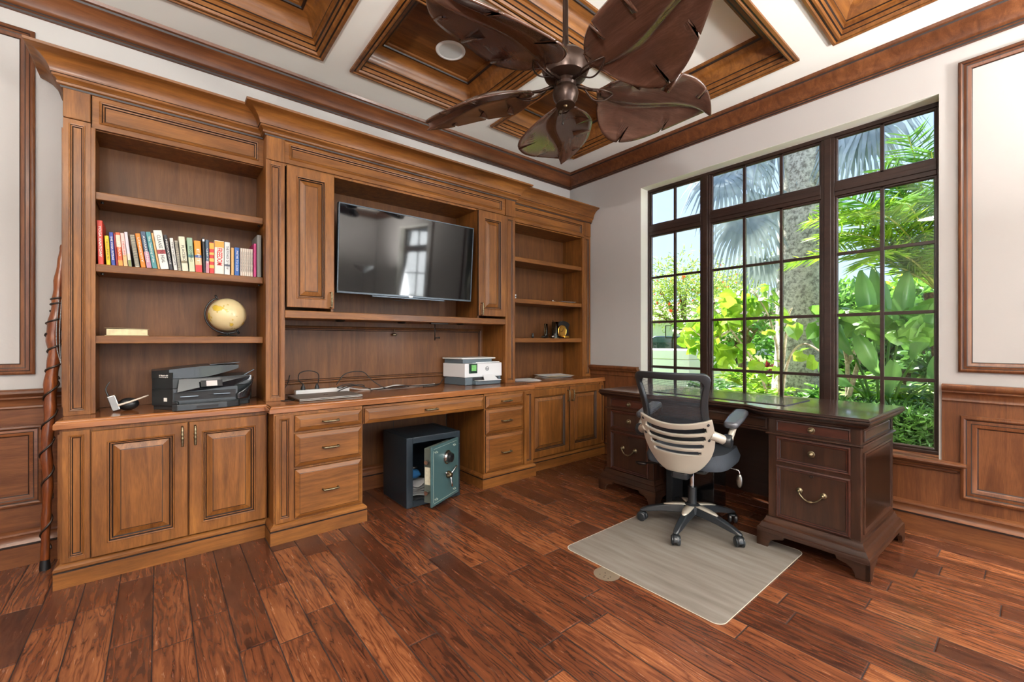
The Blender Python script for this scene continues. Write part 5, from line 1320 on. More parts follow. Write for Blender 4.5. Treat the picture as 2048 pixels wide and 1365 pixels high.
# silver lumbar frame: a shield with four curved slots
def hw(d):          # half width against depth below the top edge
    ks = [(0, 0.203), (0.06, 0.207), (0.12, 0.205), (0.17, 0.197), (0.22, 0.180), (0.27, 0.150), (0.31, 0.112), (0.335, 0.070)]
    for (a, p), (c, q) in zip(ks, ks[1:]):
        if d <= c: return p + (q - p) * (d - a) / (c - a)
    return ks[-1][1]
slots = [(0.034, 0.068, 0.168), (0.086, 0.118, 0.162), (0.136, 0.165, 0.150), (0.183, 0.209, 0.130)]
dl = sorted(set([0.0, 0.012, 0.022, 0.036, 0.25, 0.28, 0.30, 0.32, 0.335] + [v for a, b, w_ in slots for v in (a, a + 0.004, b - 0.004, b)] + [0.23]))
nc = 48
g = MB()
for d in dl:
    for j in range(nc + 1):
        s_ = -1 + 2 * j / nc; y = hw(d) * s_
        sag = 0.052 * (1 - s_ * s_) * max(0.0, 1 - d / 0.30) * (1 if d < 0.3 else 0)
        zt_ = 0.745 - d - sag * 0.75
        g.v.append(bp(y, zt_, -0.022 - 0.012 * (1 - s_ * s_)))
for i in range(len(dl) - 1):
    for j in range(nc):
        dm = (dl[i] + dl[i + 1]) / 2; ym = abs(-1 + 2 * (j + 0.5) / nc) * hw(dm)
        hole = False
        for a, b, w_ in slots:
            if a <= dm <= b:
                edge = min(dm - a, b - dm)
                if ym < w_ - (0.008 if edge < 0.004 else 0): hole = True
        if hole: continue
        k = i * (nc + 1) + j
        g.f.append((k, k + 1, k + nc + 2, k + nc + 1)); g.m.append(0)
g.build('lumbar_frame', M_cs, t, smooth=True, solid=0.014, bevel=0.003)
for y, z in ((0.185, 0.715), (-0.185, 0.715), (0.18, 0.625), (-0.18, 0.625), (0.0, 0.492)):
    g = MB(); p = bp(y, z, -0.034); r_ = 0.0085 if y else 0.004
    g.lathe([(0.001, 0.008), (r_, 0.008), (r_, 0.0), (0.001, -0.001)], 14, M=Matrix.Translation(p + Vector((-0.001, 0, 0))) @ Matrix.Rotation(PI / 2, 4, 'Y')); g.build('bolt', M_cb, t)
# arms
for s_ in (-1, 1):
    g = MB(); g.tube(curve_pts([bp(s_ * 0.185, 0.655, -0.012), (-0.245, s_ * 0.215, 0.64), (-0.22, s_ * 0.232, 0.628), (-0.20, s_ * 0.240, 0.62)]), [0.026] * 9 + [0.026] * 16, 14); a_ = g.build('arm_bracket', M_cs, t, smooth='auto')
    g = MB(); g.lathe([(0.001, -0.022), (0.034, -0.020), (0.037, -0.014), (0.037, 0.014), (0.034, 0.020), (0.001, 0.022)], 24, M=Matrix.Translation((-0.195, s_ * 0.256, 0.618)) @ Matrix.Rotation(PI / 2, 4, 'X')); g.build('arm_pivot', M_cb, t, smooth='auto')
    g = MB(); g.tube(curve_pts([(-0.19, s_ * 0.262, 0.630), (-0.15, s_ * 0.265, 0.660), (-0.10, s_ * 0.265, 0.692), (-0.05, s_ * 0.265, 0.704)]), [0.020, 0.019, 0.018, 0.018] + [0.017] * 21, 12); g.build('arm_lever', M_cs, t, smooth=True)
    g = MB(); Ma = Matrix.Translation((-0.045, s_ * 0.262, 0.724)) @ Matrix.Rotation(R(-10), 4, 'Y')
    g.prism([(-0.14, -0.026), (-0.12, -0.038), (0.0, -0.044), (0.12, -0.040), (0.142, -0.024), (0.142, 0.024), (0.12, 0.040), (0.0, 0.044), (-0.12, 0.038), (-0.14, 0.026)], -0.019, 0.019, M=Ma); o_ = g.build('arm_pad', M_vinyl, t, smooth='auto', bevel=0.016); o_.modifiers['bevel'].segments = 4
# seat
g = MB()
def seat_fn(u, v):
    x = -0.24 + 0.52 * u; y = -0.25 + 0.5 * v
    e = max(abs(2 * u - 1), abs(2 * v - 1)); rim = 0.022 * abs(2 * v - 1) ** 3
    x2 = (u - 0.5) * 2; y2 = (v - 0.5) * 2
    k = (abs(x2) ** 4 + abs(y2) ** 4) ** 0.25; 
    ex = max(abs(x2), abs(y2)) / max(k, 1e-6)
    return (0.02 + 0.26 * x2 * ex ** 1.0, 0.245 * y2 * ex, 0.502 + rim - 0.035 * max(0, u - 0.75) * 4 * (u > 0.75) * 0.4 - 0.06 * max(0, e - 0.93) / 0.07)
g.grid(seat_fn, 24, 24)
g.v += [Vector((v.x * 0.97, v.y * 0.97, 0.432)) for v in list(g.v)]
n1 = 25 * 25
bd = [i * 25 for i in range(25)] + [24 * 25 + j for j in range(1, 25)] + [i * 25 + 24 for i in reversed(range(24))] + [j for j in reversed(range(1, 24))]
for k in range(len(bd)):
    a, b = bd[k], bd[(k + 1) % len(bd)]; g.f.append((a, b, b + n1, a + n1)); g.m.append(0)
for i in range(24):
    for j in range(24): g.f.append((n1 + i * 25 + j, n1 + i * 25 + j + 1, n1 + (i + 1) * 25 + j + 1, n1 + (i + 1) * 25 + j)); g.m.append(0)
g.build('seat', M_seat, t, smooth='auto', angle=50)
g = MB(); g.box(-0.20, 0.20, -0.14, 0.14, 0.400, 0.4315); g.box(-0.24, -0.12, -0.05, 0.05, 0.36, 0.41); g.build('seat_plate', M_cb, t, bevel=0.02)
g = MB(); g.tube([(0, 0, 0.255), (0, 0, 0.40)], 0.014, 16); g.build('gas_piston', M_chrome, t, smooth='auto')
g = MB(); g.tube([(0, 0, 0.12), (0, 0, 0.26)], 0.026, 20); g.build('gas_column', M_cb, t, smooth='auto')
g = MB(); g.tube(curve_pts([(0.02, -0.13, 0.415), (0.02, -0.24, 0.41), (0.02, -0.262, 0.40), (0.02, -0.265, 0.385)]), 0.004, 8)
g.build('height_lever', M_chrome, t, smooth=True)
g = MB(); g.sphere((0.02, -0.266, 0.345), 0.017, 14, 10, sc=(0.7, 1, 2.4)); g.build('lever_knob', M_steel, t, smooth=True)
g = MB(); g.tube([(-0.12, 0.12, 0.41), (-0.15, 0.24, 0.395)], 0.006, 8); g.sphere((-0.155, 0.27, 0.39), 0.017, 12, 8, sc=(1, 2.3, 0.7)); g.build('tilt_lever', M_dkmetal, t, smooth=True)
# five-star base
for k in range(5):
    a = R(191 - 10 + 72 * k); ca, sa = math.cos(a), math.sin(a)
    def q(r, w_, z): return (ca * r - sa * w_, sa * r + ca * w_, z)
    st = [(0.0, 0.030, 0.098, 0.145), (0.08, 0.030, 0.094, 0.142), (0.18, 0.026, 0.085, 0.124), (0.26, 0.022, 0.070, 0.102), (0.300, 0.019, 0.066, 0.084), (0.318, 0.012, 0.064, 0.074)]
    g = MB(); vs = []; fs = []
    for r_, w_, z0_, z1_ in st: vs += [q(r_, -w_, z0_), q(r_, w_, z0_), q(r_, w_ * 0.72, z1_), q(r_, -w_ * 0.72, z1_)]
    for i in range(len(st) - 1):
        for j in range(4): fs.append((i * 4 + j, i * 4 + (j + 1) % 4, i * 4 + 4 + (j + 1) % 4, i * 4 + 4 + j))
    fs += [(3, 2, 1, 0), tuple(len(vs) - 4 + i for i in range(4))]
    g.add(vs, fs); leg = g.build('leg', M_cb, t, smooth='auto', bevel=0.006, angle=60)
    g = MB(); vs = []; fs = []
    for r_, w_, z_ in ((0.02, 0.024, 0.1465), (0.06, 0.026, 0.1455), (0.11, 0.024, 0.140), (0.15, 0.017, 0.133), (0.17, 0.006, 0.1285)): vs += [q(r_, -w_, z_), q(r_, w_, z_)]
    for i in range(4): fs.append((2 * i, 2 * i + 1, 2 * i + 3, 2 * i + 2))
    g.add(vs, fs); g.build('silver_cap', M_cs, leg, smooth=True, solid=0.004)
    # twin-wheel caster
    cx_, cy_ = ca * 0.302, sa * 0.302; sw = a + R((25, -40, 60, 10, -20)[k]); Mw = Matrix.Translation((cx_, cy_, 0.0285)) @ Matrix.Rotation(sw, 4, 'Z')
    cs = MB()
    for s_ in (-1, 1):
        cs.lathe([(0.001, -0.009), (0.024, -0.009), (0.0285, -0.005), (0.0285, 0.006), (0.022, 0.010), (0.001, 0.0105)], 24, M=Mw @ Matrix.Translation((0, s_ * 0.016, 0)) @ Matrix.Rotation(-s_ * PI / 2, 4, 'X'))
    c_ = cs.build('caster', M_cb, t, smooth='auto')
    hd = MB()
    def hood(u, v):
        an = R(-10 + 150 * u); return Mw @ Vector((0.031 * math.cos(an) * 1.02, (v - 0.5) * 0.034, 0.031 * math.sin(an) * 1.02))
    hd.grid(hood, 12, 3); hd.build('caster_hood', M_cb, c_, smooth=True, solid=0.003)
    st_ = MB(); st_.tube([(cx_, cy_, 0.052), (cx_, cy_, 0.075)], 0.006, 10); st_.build('caster_stem', M_dkmetal, c_)
g = MB(); g.lathe([(0.055, 0.10), (0.052, 0.145), (0.040, 0.150), (0.034, 0.156), (0.001, 0.156)], 24); g.build('hub', M_cb, t, smooth='auto')

# black waste bin and black box in the kneehole
M_bin = plain('glossy_black_bin', (12, 13, 15), rough=0.15, var=0.1, coat=0.5)
t = thing('waste_bin', 'glossy black waste bin in the kneehole behind the chair column', 'waste bin', (3.05, 1.52, 0.0))
g = MB(); g.box(-0.09, 0.09, -0.11, 0.11, 0.001, 0.30); g.rings(lambda u, v, n_: Vector((-0.098 + u, -0.118 + v, 0.30 + n_)), 0.196, 0.236, [(0, -0.02), (0, 0.005), (0.008, 0.006), (0.012, -0.04)], cap=False); g.build('bucket', M_bin, t, bevel=0.008)
t = thing('storage_box', 'black fabric box against the left pedestal inside the kneehole', 'box', (2.95, 1.665, 0.0), R(-1.6))
g = MB(); g.box(-0.12, 0.12, -0.022, 0.032, 0.001, 0.36); g.build('box', plain('black_fabric', (18, 18, 20), rough=0.85, bump=0.3, bscale=80), t, bevel=0.012)
# ------------------------------------------------------------------ ceiling fan with carved palm-leaf blades
M_fan = plain('fan_bronze', (58, 42, 34), rough=0.3, metal=0.6, var=0.2)
M_leafw = wood('carved_leaf_wood', (56, 36, 28), (80, 54, 43), (104, 76, 62), axis='X', rough=0.24, coat=0.8, grain=0.6)
FC = (1.53, 1.4535)
t = thing('ceiling_fan', 'dark ceiling fan with five carved wooden palm-leaf blades hanging from the central coffer', 'ceiling fan', (FC[0], FC[1], 2.326))
Z0 = 2.326
def ZZ(z): return z - Z0
g = MB(); g.lathe([(0.075, ZZ(3.224)), (0.078, ZZ(3.20)), (0.06, ZZ(3.17)), (0.03, ZZ(3.14)), (0.014, ZZ(3.12)), (0.001, ZZ(3.12))], 28); g.build('canopy', M_fan, t, smooth='auto')
g = MB(); g.tube([(0, 0, ZZ(3.13)), (0, 0, ZZ(2.58))], 0.0135, 16); g.build('downrod', M_fan, t, smooth='auto')
g = MB(); g.lathe([(0.014, ZZ(2.66)), (0.02, ZZ(2.62)), (0.04, ZZ(2.585)), (0.085, ZZ(2.57)), (0.11, ZZ(2.545)), (0.115, ZZ(2.50)), (0.10, ZZ(2.465)), (0.07, ZZ(2.45)), (0.001, ZZ(2.449))], 36); g.build('motor_housing', M_fan, t, smooth='auto')
g = MB(); g.lathe([(0.001, ZZ(2.45)), (0.05, ZZ(2.449)), (0.052, ZZ(2.43)), (0.046, ZZ(2.42)), (0.058, ZZ(2.405)), (0.063, ZZ(2.385)), (0.058, ZZ(2.36)), (0.047, ZZ(2.342)), (0.044, ZZ(2.336)), (0.047, ZZ(2.333)), (0.047, ZZ(2.328)), (0.001, ZZ(2.327))], 32); g.build('switch_housing', M_fan, t, smooth='auto')
g = MB(); g.lathe([(0.010, ZZ(2.327)), (0.006, ZZ(2.321)), (0.001, ZZ(2.3205))], 12); g.build('finial', M_brass, t, smooth='auto')
g = MB(); g.tube([(0.012, 0.03, ZZ(2.33)), (0.012, 0.03, ZZ(2.265))], 0.0016, 6); g.sphere((0.012, 0.03, ZZ(2.258)), 0.008, 10, 8, sc=(0.7, 0.7, 1.3)); g.build('pull_chain', M_dkmetal, t)
NU, NV = 110, 22
R0, R1 = 0.165, 0.80
def blade_mesh():
    g = MB()
    notch = {+1: ((0.34, 0.5), (0.66, 0.5)), -1: ((0.22, 0.42), (0.48, 0.5), (0.76, 0.45))}
    def w(u):
        if u < 0.36: return 0.225 * math.sin(PI / 2 * u / 0.36) ** 0.62
        return 0.225 * max(0.0, 1 - ((u - 0.36) / 0.64) ** 2.1)
    def f(u, v):
        s_ = -1 + 2 * v; side = 1 if s_ > 0 else -1
        k = 1.0
        for (un, dpt) in notch[side]:
            slant = un + 0.10 * (abs(s_) - 0.6)
            if abs(u - slant) < 0.0050 and abs(s_) > 1 - dpt: k = (1 - dpt) / max(abs(s_), 1e-3)
        ww = w(u)
        mid = 0.038 * math.sin(u * PI * 1.7) * (u > 0.05)
        y = mid + s_ * k * ww
        x = R0 + (R1 - R0) * u + 0.02 * abs(s_)
        z = 0.013 * math.tanh(s_ * 12) * min(1, u * 4) - 0.012 * math.exp(-(s_ * 12) ** 2) * (1 - u * 0.5) - 0.045 * (abs(s_) ** 1.6) * (ww / 0.23) + 0.010 * math.sin(u * 6 + s_ * 2.0) * abs(s_) + 0.020 * math.sin(PI * u) - 0.02 * u * u
        return (x, y, z)
    g.grid(f, NU, NV)
    return g
proto = None
pitch = R(20)
for k, az in enumerate((48.8, 118.7, 190.7, 265.0, 337.1)):
    g = blade_mesh()
    Mb = Matrix.Rotation(R(az), 4, 'Z') @ Matrix.Translation((0, 0, ZZ(2.435))) @ Matrix.Rotation(R(2.0), 4, 'Y') @ Matrix.Rotation(-pitch, 4, 'X')
    o = g.build('blade', M_leafw, t, smooth=True, solid=0.009)
    o.matrix_local = Mb
    a = MB()
    a.tube([Mb @ Vector(p) for p in ((0.06, 0, 0.0), (0.13, 0.0, -0.005), (0.21, 0.0, 0.004))], [0.010, 0.008, 0.007], 8)
    a.tube(curve_pts([Mb @ Vector(p) for p in ((0.10, 0.0, -0.01), (0.16, 0.03, -0.03), (0.22, 0.025, -0.024), (0.26, 0.0, 0.0))]), 0.004, 6)
    a.tube(curve_pts([Mb @ Vector(p) for p in ((0.10, 0.0, -0.01), (0.16, -0.03, -0.03), (0.22, -0.025, -0.024), (0.26, 0.0, 0.0))]), 0.004, 6)
    a.build('blade_iron', M_fan, t, smooth=True)
# ------------------------------------------------------------------ the garden outside the window
M_lawn = leafmat('lawn_grass', (104, 140, 52), (142, 176, 78), trans=0.1, rough=0.8, scale=2.0)
M_lime = leafmat('lime_leaf', (104, 152, 36), (166, 198, 62), 0.55, 0.35, 4)
M_mid = leafmat('mid_green_leaf', (74, 128, 44), (122, 166, 66), 0.45, 0.35, 3)
M_dark = leafmat('dark_green_leaf', (40, 78, 34), (92, 136, 58), 0.35, 0.3, 5)
M_deep = leafmat('paddle_leaf', (84, 140, 72), (140, 184, 100), 0.5, 0.25, 2)
M_silver = leafmat('silver_palm_leaf', (118, 134, 140), (190, 200, 202), 0.12, 0.45, 3)
M_olive = leafmat('feathery_leaf', (128, 156, 60), (176, 192, 96), 0.5, 0.5, 2)
M_yel = leafmat('yellow_green_leaf', (176, 190, 70), (212, 214, 110), 0.4, 0.5, 6)
M_red = leafmat('red_leaf', (90, 28, 30), (130, 48, 44), 0.25, 0.5, 5)
M_flower = leafmat('orange_red_flower', (220, 70, 30), (240, 110, 60), 0.3, 0.5, 5)
M_pink = leafmat('pale_pink_flower', (236, 196, 196), (246, 226, 222), 0.4, 0.5, 5)
def bark(name, a, b_, c, scale=14):
    m, n, b = mat_base(name)
    tc = N(n, 'ShaderNodeTexCoord'); no = N(n, 'ShaderNodeTexNoise'); no.inputs['Scale'].default_value = scale; no.inputs['Detail'].default_value = 8; no.inputs['Roughness'].default_value = 0.75
    n.links.new(tc.outputs['Object'], no.inputs['Vector'])
    cr = N(n, 'ShaderNodeValToRGB'); e = cr.color_ramp.elements; e[0].position = 0.42; e[0].color = lin(a) + (1,); e[1].position = 0.62; e[1].color = lin(c) + (1,); q = e.new(0.5); q.color = lin(b_) + (1,)
    n.links.new(no.outputs['Fac'], cr.inputs[0]); n.links.new(cr.outputs[0], b.inputs['Base Color']); b.inputs['Roughness'].default_value = 0.9
    bu = N(n, 'ShaderNodeBump'); bu.inputs['Strength'].default_value = 0.6; bu.inputs['Distance'].default_value = 0.02; n.links.new(no.outputs['Fac'], bu.inputs['Height']); n.links.new(bu.outputs[0], b.inputs['Normal'])
    return m
M_pbark = bark('grey_palm_bark', (126, 120, 112), (184, 178, 168), (216, 210, 200), 22)
M_bark = bark('brown_bark', (70, 52, 38), (110, 88, 66), (140, 118, 92), 12)
M_wbark = bark('pale_bark', (150, 132, 110), (190, 172, 146), (214, 200, 178), 12)
M_fiber = bark('palm_fibre', (60, 38, 24), (104, 70, 44), (140, 104, 70), 40)

GZ = 0.05
g = MB(); g.box(3.86, 70, -30, 60, GZ - 0.3, GZ)
o = g.build('lawn', M_lawn); tag(o, 'bright green lawn beyond the garden plants outside the window', 'lawn', kind='stuff')
M_soil = plain('garden_mulch', (96, 74, 52), rough=0.95, var=0.35, vscale=25, bump=0.6)
g = MB(); g.box(4.47, 8.0, -1.5, 4.2, GZ, GZ + 0.02); o = g.build('mulch', M_soil); tag(o, 'brown mulch bed below the plants outside the window', 'mulch', kind='stuff')

RG = random.Random(5)
def leaf_dir(rnd, up=0.3):
    v = Vector((rnd.gauss(0, 1), rnd.gauss(0, 1), rnd.gauss(0, 0.6) + up))
    return v.normalized()
def add_leaf(g, c, d, nrm, L, wd, kind='oval'):
    d = d.normalized(); s_ = d.cross(nrm)
    if s_.length < 1e-3: s_ = d.orthogonal()
    s_.normalize(); n = s_.cross(d)
    b = len(g.v)
    if kind == 'oval':
        P = [(0, 0, 0), (0.3, -0.5, -.06), (0.7, -0.38, -.05), (1, 0, -.12), (0.7, 0.38, -.05), (0.3, 0.5, -.06), (0.5, 0, 0.05)]
        F = [(0, 1, 6), (1, 2, 6), (2, 3, 6), (3, 4, 6), (4, 5, 6), (5, 0, 6)]
    elif kind == 'heart':
        P = [(0.08, 0, 0), (-0.06, -0.3, 0), (0.2, -0.58, -.06), (0.62, -0.46, -.08), (1, 0, -.14), (0.62, 0.46, -.08), (0.2, 0.58, -.06), (-0.06, 0.3, 0), (0.5, 0, 0.05)]
        F = [(i, i + 1, 8) for i in range(7)] + [(7, 0, 8)]
    else:
        P = [(0, -0.5, 0), (0, 0.5, 0), (0.55, 0.4, 0), (1, 0, -.08), (0.55, -0.4, 0)]; F = [(0, 1, 2, 3, 4)]
    for a, w_, h_ in P: g.v.append(c + d * (a * L) + s_ * (w_ * wd) + n * (h_ * L))
    for f in F: g.f.append(tuple(b + i for i in f)); g.m.append(0)
def cloud(blobs, n, L, wd, kind='oval', up=0.2, seed=1, shell=0.5, droop=False):
    """leaves around the blobs (x, y, z, rx, ry, rz)"""
    rnd = random.Random(seed); g = MB()
    vol = [b[3] * b[4] * b[5] for b in blobs]; tot = sum(vol)
    for b_, vv in zip(blobs, vol):
        for _ in range(max(1, int(n * vv / tot))):
            u = leaf_dir(rnd, 0); r_ = shell + (1 - shell) * rnd.random()
            c = Vector((b_[0] + u.x * b_[3] * r_, b_[1] + u.y * b_[4] * r_, b_[2] + u.z * b_[5] * r_))
            d = (leaf_dir(rnd, -0.5 if droop else up) + u * 0.5).normalized(); k = rnd.uniform(0.7, 1.25)
            add_leaf(g, c, d, leaf_dir(rnd, 0.8), L * k, wd * k, kind)
    return g
def stems(pts_list, r0, r1=None):
    g = MB()
    for pts in pts_list:
        cp_ = curve_pts(pts, 6); n = len(cp_); r1_ = r1 if r1 is not None else r0 * 0.5
        g.tube(cp_, [r0 + (r1_ - r0) * i / (n - 1) for i in range(n)], 7)
    return g
def plant(name, label, cat, loc, group=None): return thing(name, label, cat, loc, world=True, group=group)

g = MB()
for k in range(16):
    g.box(3.865, 4.46, -3.4 + k * 0.5, -2.91 + k * 0.5, GZ + 0.001, GZ + 0.035)
o = g.build('bounce_paving_strip', plain('pale_bounce_stone', (226, 220, 206), rough=0.8, var=0.05)); o['kind'] = 'structure'; o.name = 'trim_20'  # pale strip added below the window to bounce sunlight up indoors
# --- large grey palm with silver fan leaves
t = plant('fan_palm', 'thick grey palm trunk with silvery blue fan leaves outside the window', 'palm tree', (5.98, 1.82, GZ))
pts = [(5.98, 1.82, GZ), (5.98, 1.82, 0.35), (5.985, 1.815, 0.8), (5.99, 1.81, 1.3), (6.0, 1.80, 2.4), (6.03, 1.78, 4.2), (6.06, 1.77, 4.9)]
cp_ = curve_pts(pts, 10); g = MB(); n = len(cp_)
def prr(z): return 0.36 - 0.10 * min(1, max(0, (z - 0.1) / 0.9)) ** 0.6 - 0.03 * min(1, max(0, (z - 1) / 3))
g.tube(cp_, [prr(p.z) + 0.004 * math.sin(p.z * 40) for p in cp_], 28); g.build('trunk', M_pbark, t, smooth=True)
crown = Vector((6.08, 1.77, 4.9))
def fan_leaf(hub, out, nrm, rad, seed, nseg=30, spread=215):
    rnd = random.Random(seed); g = MB()
    out = out.normalized(); nrm = (nrm - out * nrm.dot(out)).normalized(); side = nrm.cross(out)
    for i in range(nseg):
        a = R(-spread / 2 + spread * i / (nseg - 1)); d = out * math.cos(a) + side * math.sin(a)
        L = rad * (0.80 + 0.2 * math.cos(a * 0.5)) * rnd.uniform(0.92, 1.05)
        s_ = nrm.cross(d).normalized(); w0, w1 = 0.012, rad * 0.046
        lift = 0.02 if i % 2 else -0.02
        b = len(g.v); dr = rnd.uniform(0.45, 0.9) * rad
        P = [(0.04, w0, 0, 0), (0.45, w1, 0.03, 0.0), (0.72, w1 * 0.75, 0.01, 0.25), (0.92, w1 * 0.3, 0, 0.75), (1.0, 0.002, 0, 1.0)]
        for f_, w_, h_, dd in P:
            c = hub + d * (L * f_) + nrm * (h_ * rad + lift * f_ * 0.4) + Vector((0, 0, -dr * dd))
            g.v.append(c - s_ * w_); g.v.append(c + s_ * w_)
        for k in range(4): g.f.append((b + 2 * k, b + 2 * k + 1, b + 2 * k + 3, b + 2 * k + 2)); g.m.append(0)
    return g
FL = [((5.50, 2.50, 3.30), (-0.6, 0.5, -0.9), (-0.9, -0.3, 0.4), 0.52, 11), ((5.62, 2.28, 3.45), (-0.3, 0.3, -0.5), (-0.9, -0.5, 0.5), 0.46, 12), ((5.50, 2.22, 2.68), (-0.3, 0.35, -1.0), (-0.9, -0.4, 0.2), 0.50, 13),
      ((5.75, 2.10, 2.95), (0.0, 0.2, -1.0), (-0.9, -0.3, 0.3), 0.45, 14), ((5.78, 2.12, 2.18), (0.1, 0.1, -1.0), (-0.9, -0.4, 0.1), 0.34, 15), ((5.95, 1.28, 3.52), (-0.2, -0.35, -0.9), (-0.95, -0.2, 0.3), 0.50, 16),
      ((5.85, 1.12, 3.55), (-0.3, -0.8, -0.2), (-0.9, 0.1, 0.5), 0.50, 17), ((6.0, 1.42, 3.65), (-0.3, 0.3, -0.8), (-0.9, 0.2, 0.4), 0.42, 18), ((5.9, 2.05, 3.8), (-0.2, 0.6, -0.6), (-0.9, -0.2, 0.5), 0.5, 19)]
for hub, out, nm, rad, sd in FL:
    hub = Vector(hub)
    lf = fan_leaf(hub, Vector(out), Vector(nm), rad, sd).build('fan_leaf', M_silver, t, recalc=False)
    mid_ = (crown + hub) / 2 + Vector((hub - crown)).cross(Vector((0, 0, 1))).cross(Vector(hub - crown)).normalized() * 0.12
    stems([[crown, mid_, hub]], 0.022, 0.014).build('leaf_stalk', M_silver, lf, smooth=True)

# --- feathery date palm at the right
def frond(g, base, tip, sag, nl, ll, wd, seed):
    rnd = random.Random(seed); base = Vector(base); tip = Vector(tip)
    ctrl = (base + tip) / 2 + Vector((0, 0, sag))
    def P(t_): return base * (1 - t_) ** 2 + ctrl * 2 * t_ * (1 - t_) + tip * t_ * t_
    for i in range(nl):
        u = 0.12 + 0.88 * i / (nl - 1); p = P(u); tg = (P(min(1, u + .02)) - P(u - .02)).normalized()
        sd = tg.cross(Vector((0, 0, 1))).normalized()
        for s_ in (-1, 1):
            d = (tg * 0.55 + sd * s_ * 0.9 + Vector((0, 0, rnd.uniform(-0.35, 0.25)))).normalized()
            L = ll * (0.55 + 0.75 * math.sin(PI * min(0.98, u * 0.85 + 0.08))) * rnd.uniform(0.85, 1.1)
            add_leaf(g, p, d, leaf_dir(rnd, 1.0), L, wd, 'blade')
    return [P(k / 10) for k in range(11)]
t = plant('date_palm', 'small date palm with long feathery fronds at the right side of the window', 'palm tree', (5.5, 0.50, GZ))
g = MB(); g.tube(curve_pts([(5.5, 0.50, GZ), (5.48, 0.52, 0.8), (5.46, 0.54, 1.3), (5.45, 0.55, 1.62)], 6), [0.06 + 0.05 * (i / 18) ** 2 + 0.006 * (i % 2) for i in range(19)], 12); g.build('trunk', M_fiber, t, smooth=True)
FR = [((4.75, 1.15, 2.50), .42), ((4.72, 1.25, 2.15), .40), ((4.85, 1.55, 1.95), .45), ((4.95, 0.55, 2.75), .35), ((5.05, 0.10, 2.6), .4), ((5.5, 1.45, 2.55), .5), ((4.8, 0.75, 2.35), .5), ((5.2, -0.1, 2.2), .45), ((4.75, 0.95, 1.85), .42), ((5.9, 0.9, 2.8), .3), ((4.9, 0.25, 1.9), .45), ((5.3, 1.35, 2.2), .4), ((5.1, 0.9, 2.75), .35), ((4.7, 1.0, 2.3), .5), ((4.9, 1.4, 2.35), .5), ((5.0, 0.7, 2.95), .3)]
for i, (tip, sag) in enumerate(FR):
    g = MB(); rach = frond(g, (5.45, 0.55, 1.62), tip, sag, 58, 0.26, 0.013, 40 + i)
    lf = g.build('frond', M_lime if i % 3 else M_mid, t, recalc=False)
    s = MB(); s.tube(rach, [0.011 - 0.0007 * k for k in range(11)], 6); s.build('frond_stalk', M_yel, lf, smooth=True)

# --- bird-of-paradise with big paddle leaves
t = plant('bird_of_paradise', 'clump of big paddle-shaped green leaves left of the feathery palm', 'plant', (5.42, 0.95, GZ))
rnd = random.Random(21)
PL = [((5.22, 0.98, 1.30), (5.16, 1.02, 1.86)), ((5.30, 0.80, 1.25), (5.26, 0.70, 1.82)), ((5.2, 1.12, 1.05), (5.05, 1.30, 1.5)), ((5.25, 0.7, 1.0), (5.1, 0.5, 1.45)), ((5.15, 0.9, 0.85), (4.95, 1.0, 1.25)), ((5.35, 1.2, 1.0), (5.3, 1.5, 1.30)), ((5.2, 0.6, 0.8), (5.05, 0.42, 1.1)), ((5.1, 1.1, 0.75), (4.9, 1.28, 0.98)), ((5.5, 0.9, 1.3), (5.55, 1.0, 1.95)), ((5.2, 0.85, 0.65), (4.95, 0.75, 0.95))]
for i, (a, b) in enumerate(PL):
    a, b = Vector(a), Vector(b); d = (b - a); L = d.length; d.normalize(); sd = d.cross(Vector((-0.8, -0.5, 0.3 + rnd.uniform(-.4, .4)))).normalized(); nm = sd.cross(d)
    g = MB()
    def pf(u, v, a=a, d=d, sd=sd, nm=nm, L=L):
        s_ = -1 + 2 * v; w_ = 0.085 * math.sin(PI * min(1, (u * 0.93 + 0.05) ** 1.15)) ** 0.8
        return a + d * (L * u) + sd * (s_ * w_) + nm * (-0.05 * abs(s_) + 0.06 * u * u * -1 + 0.006 * math.sin(u * 60) * abs(s_))
    g.grid(pf, 16, 6); lf = g.build('paddle_leaf', M_deep, t, smooth=True, recalc=False)
    stems([[(5.42 + rnd.uniform(-.06, .06), 0.95 + rnd.uniform(-.06, .06), GZ), (a + Vector((5.42, 0.95, 0.4))) / 2, a]], 0.016, 0.009).build('leaf_stalk', M_mid, lf, smooth=True)

# --- heart-leaved shrub in front of the grey trunk
t = plant('orchid_shrub', 'shrub with bright lime heart-shaped leaves in front of the grey palm trunk', 'shrub', (5.1, 1.75, GZ))
BR = [[(5.1, 1.75, GZ), (4.95, 1.85, 0.8), (4.8, 2.1, 1.3), (4.7, 2.3, 1.6)], [(5.1, 1.75, GZ), (5.0, 1.7, 0.9), (4.9, 1.75, 1.4), (4.95, 1.95, 1.75)], [(5.1, 1.75, GZ), (4.9, 1.6, 0.9), (4.7, 1.4, 1.15), (4.65, 1.2, 1.05)], [(4.95, 1.65, 0.9), (4.8, 1.55, 1.4), (4.75, 1.5, 1.5)], [(4.8, 2.1, 1.3), (4.7, 2.3, 1.2), (4.65, 2.5, 1.35)]]
stems(BR, 0.016, 0.006).build('branches', M_wbark, t, smooth=True)
cloud([(4.75, 2.2, 1.42, .30, .32, .30), (4.95, 1.92, 1.62, .25, .26, .22), (4.78, 2.12, 1.05, .28, .34, .22), (4.78, 1.55, 1.35, .14, .22, .16), (4.85, 1.75, 0.95, .16, .18, .12), (4.68, 1.3, 1.08, .1, .16, .1), (4.9, 2.55, 1.25, .2, .2, .3)], 170, 0.145, 0.125, 'heart', seed=31, shell=0.15, droop=True).build('foliage', M_lime, t, recalc=False)

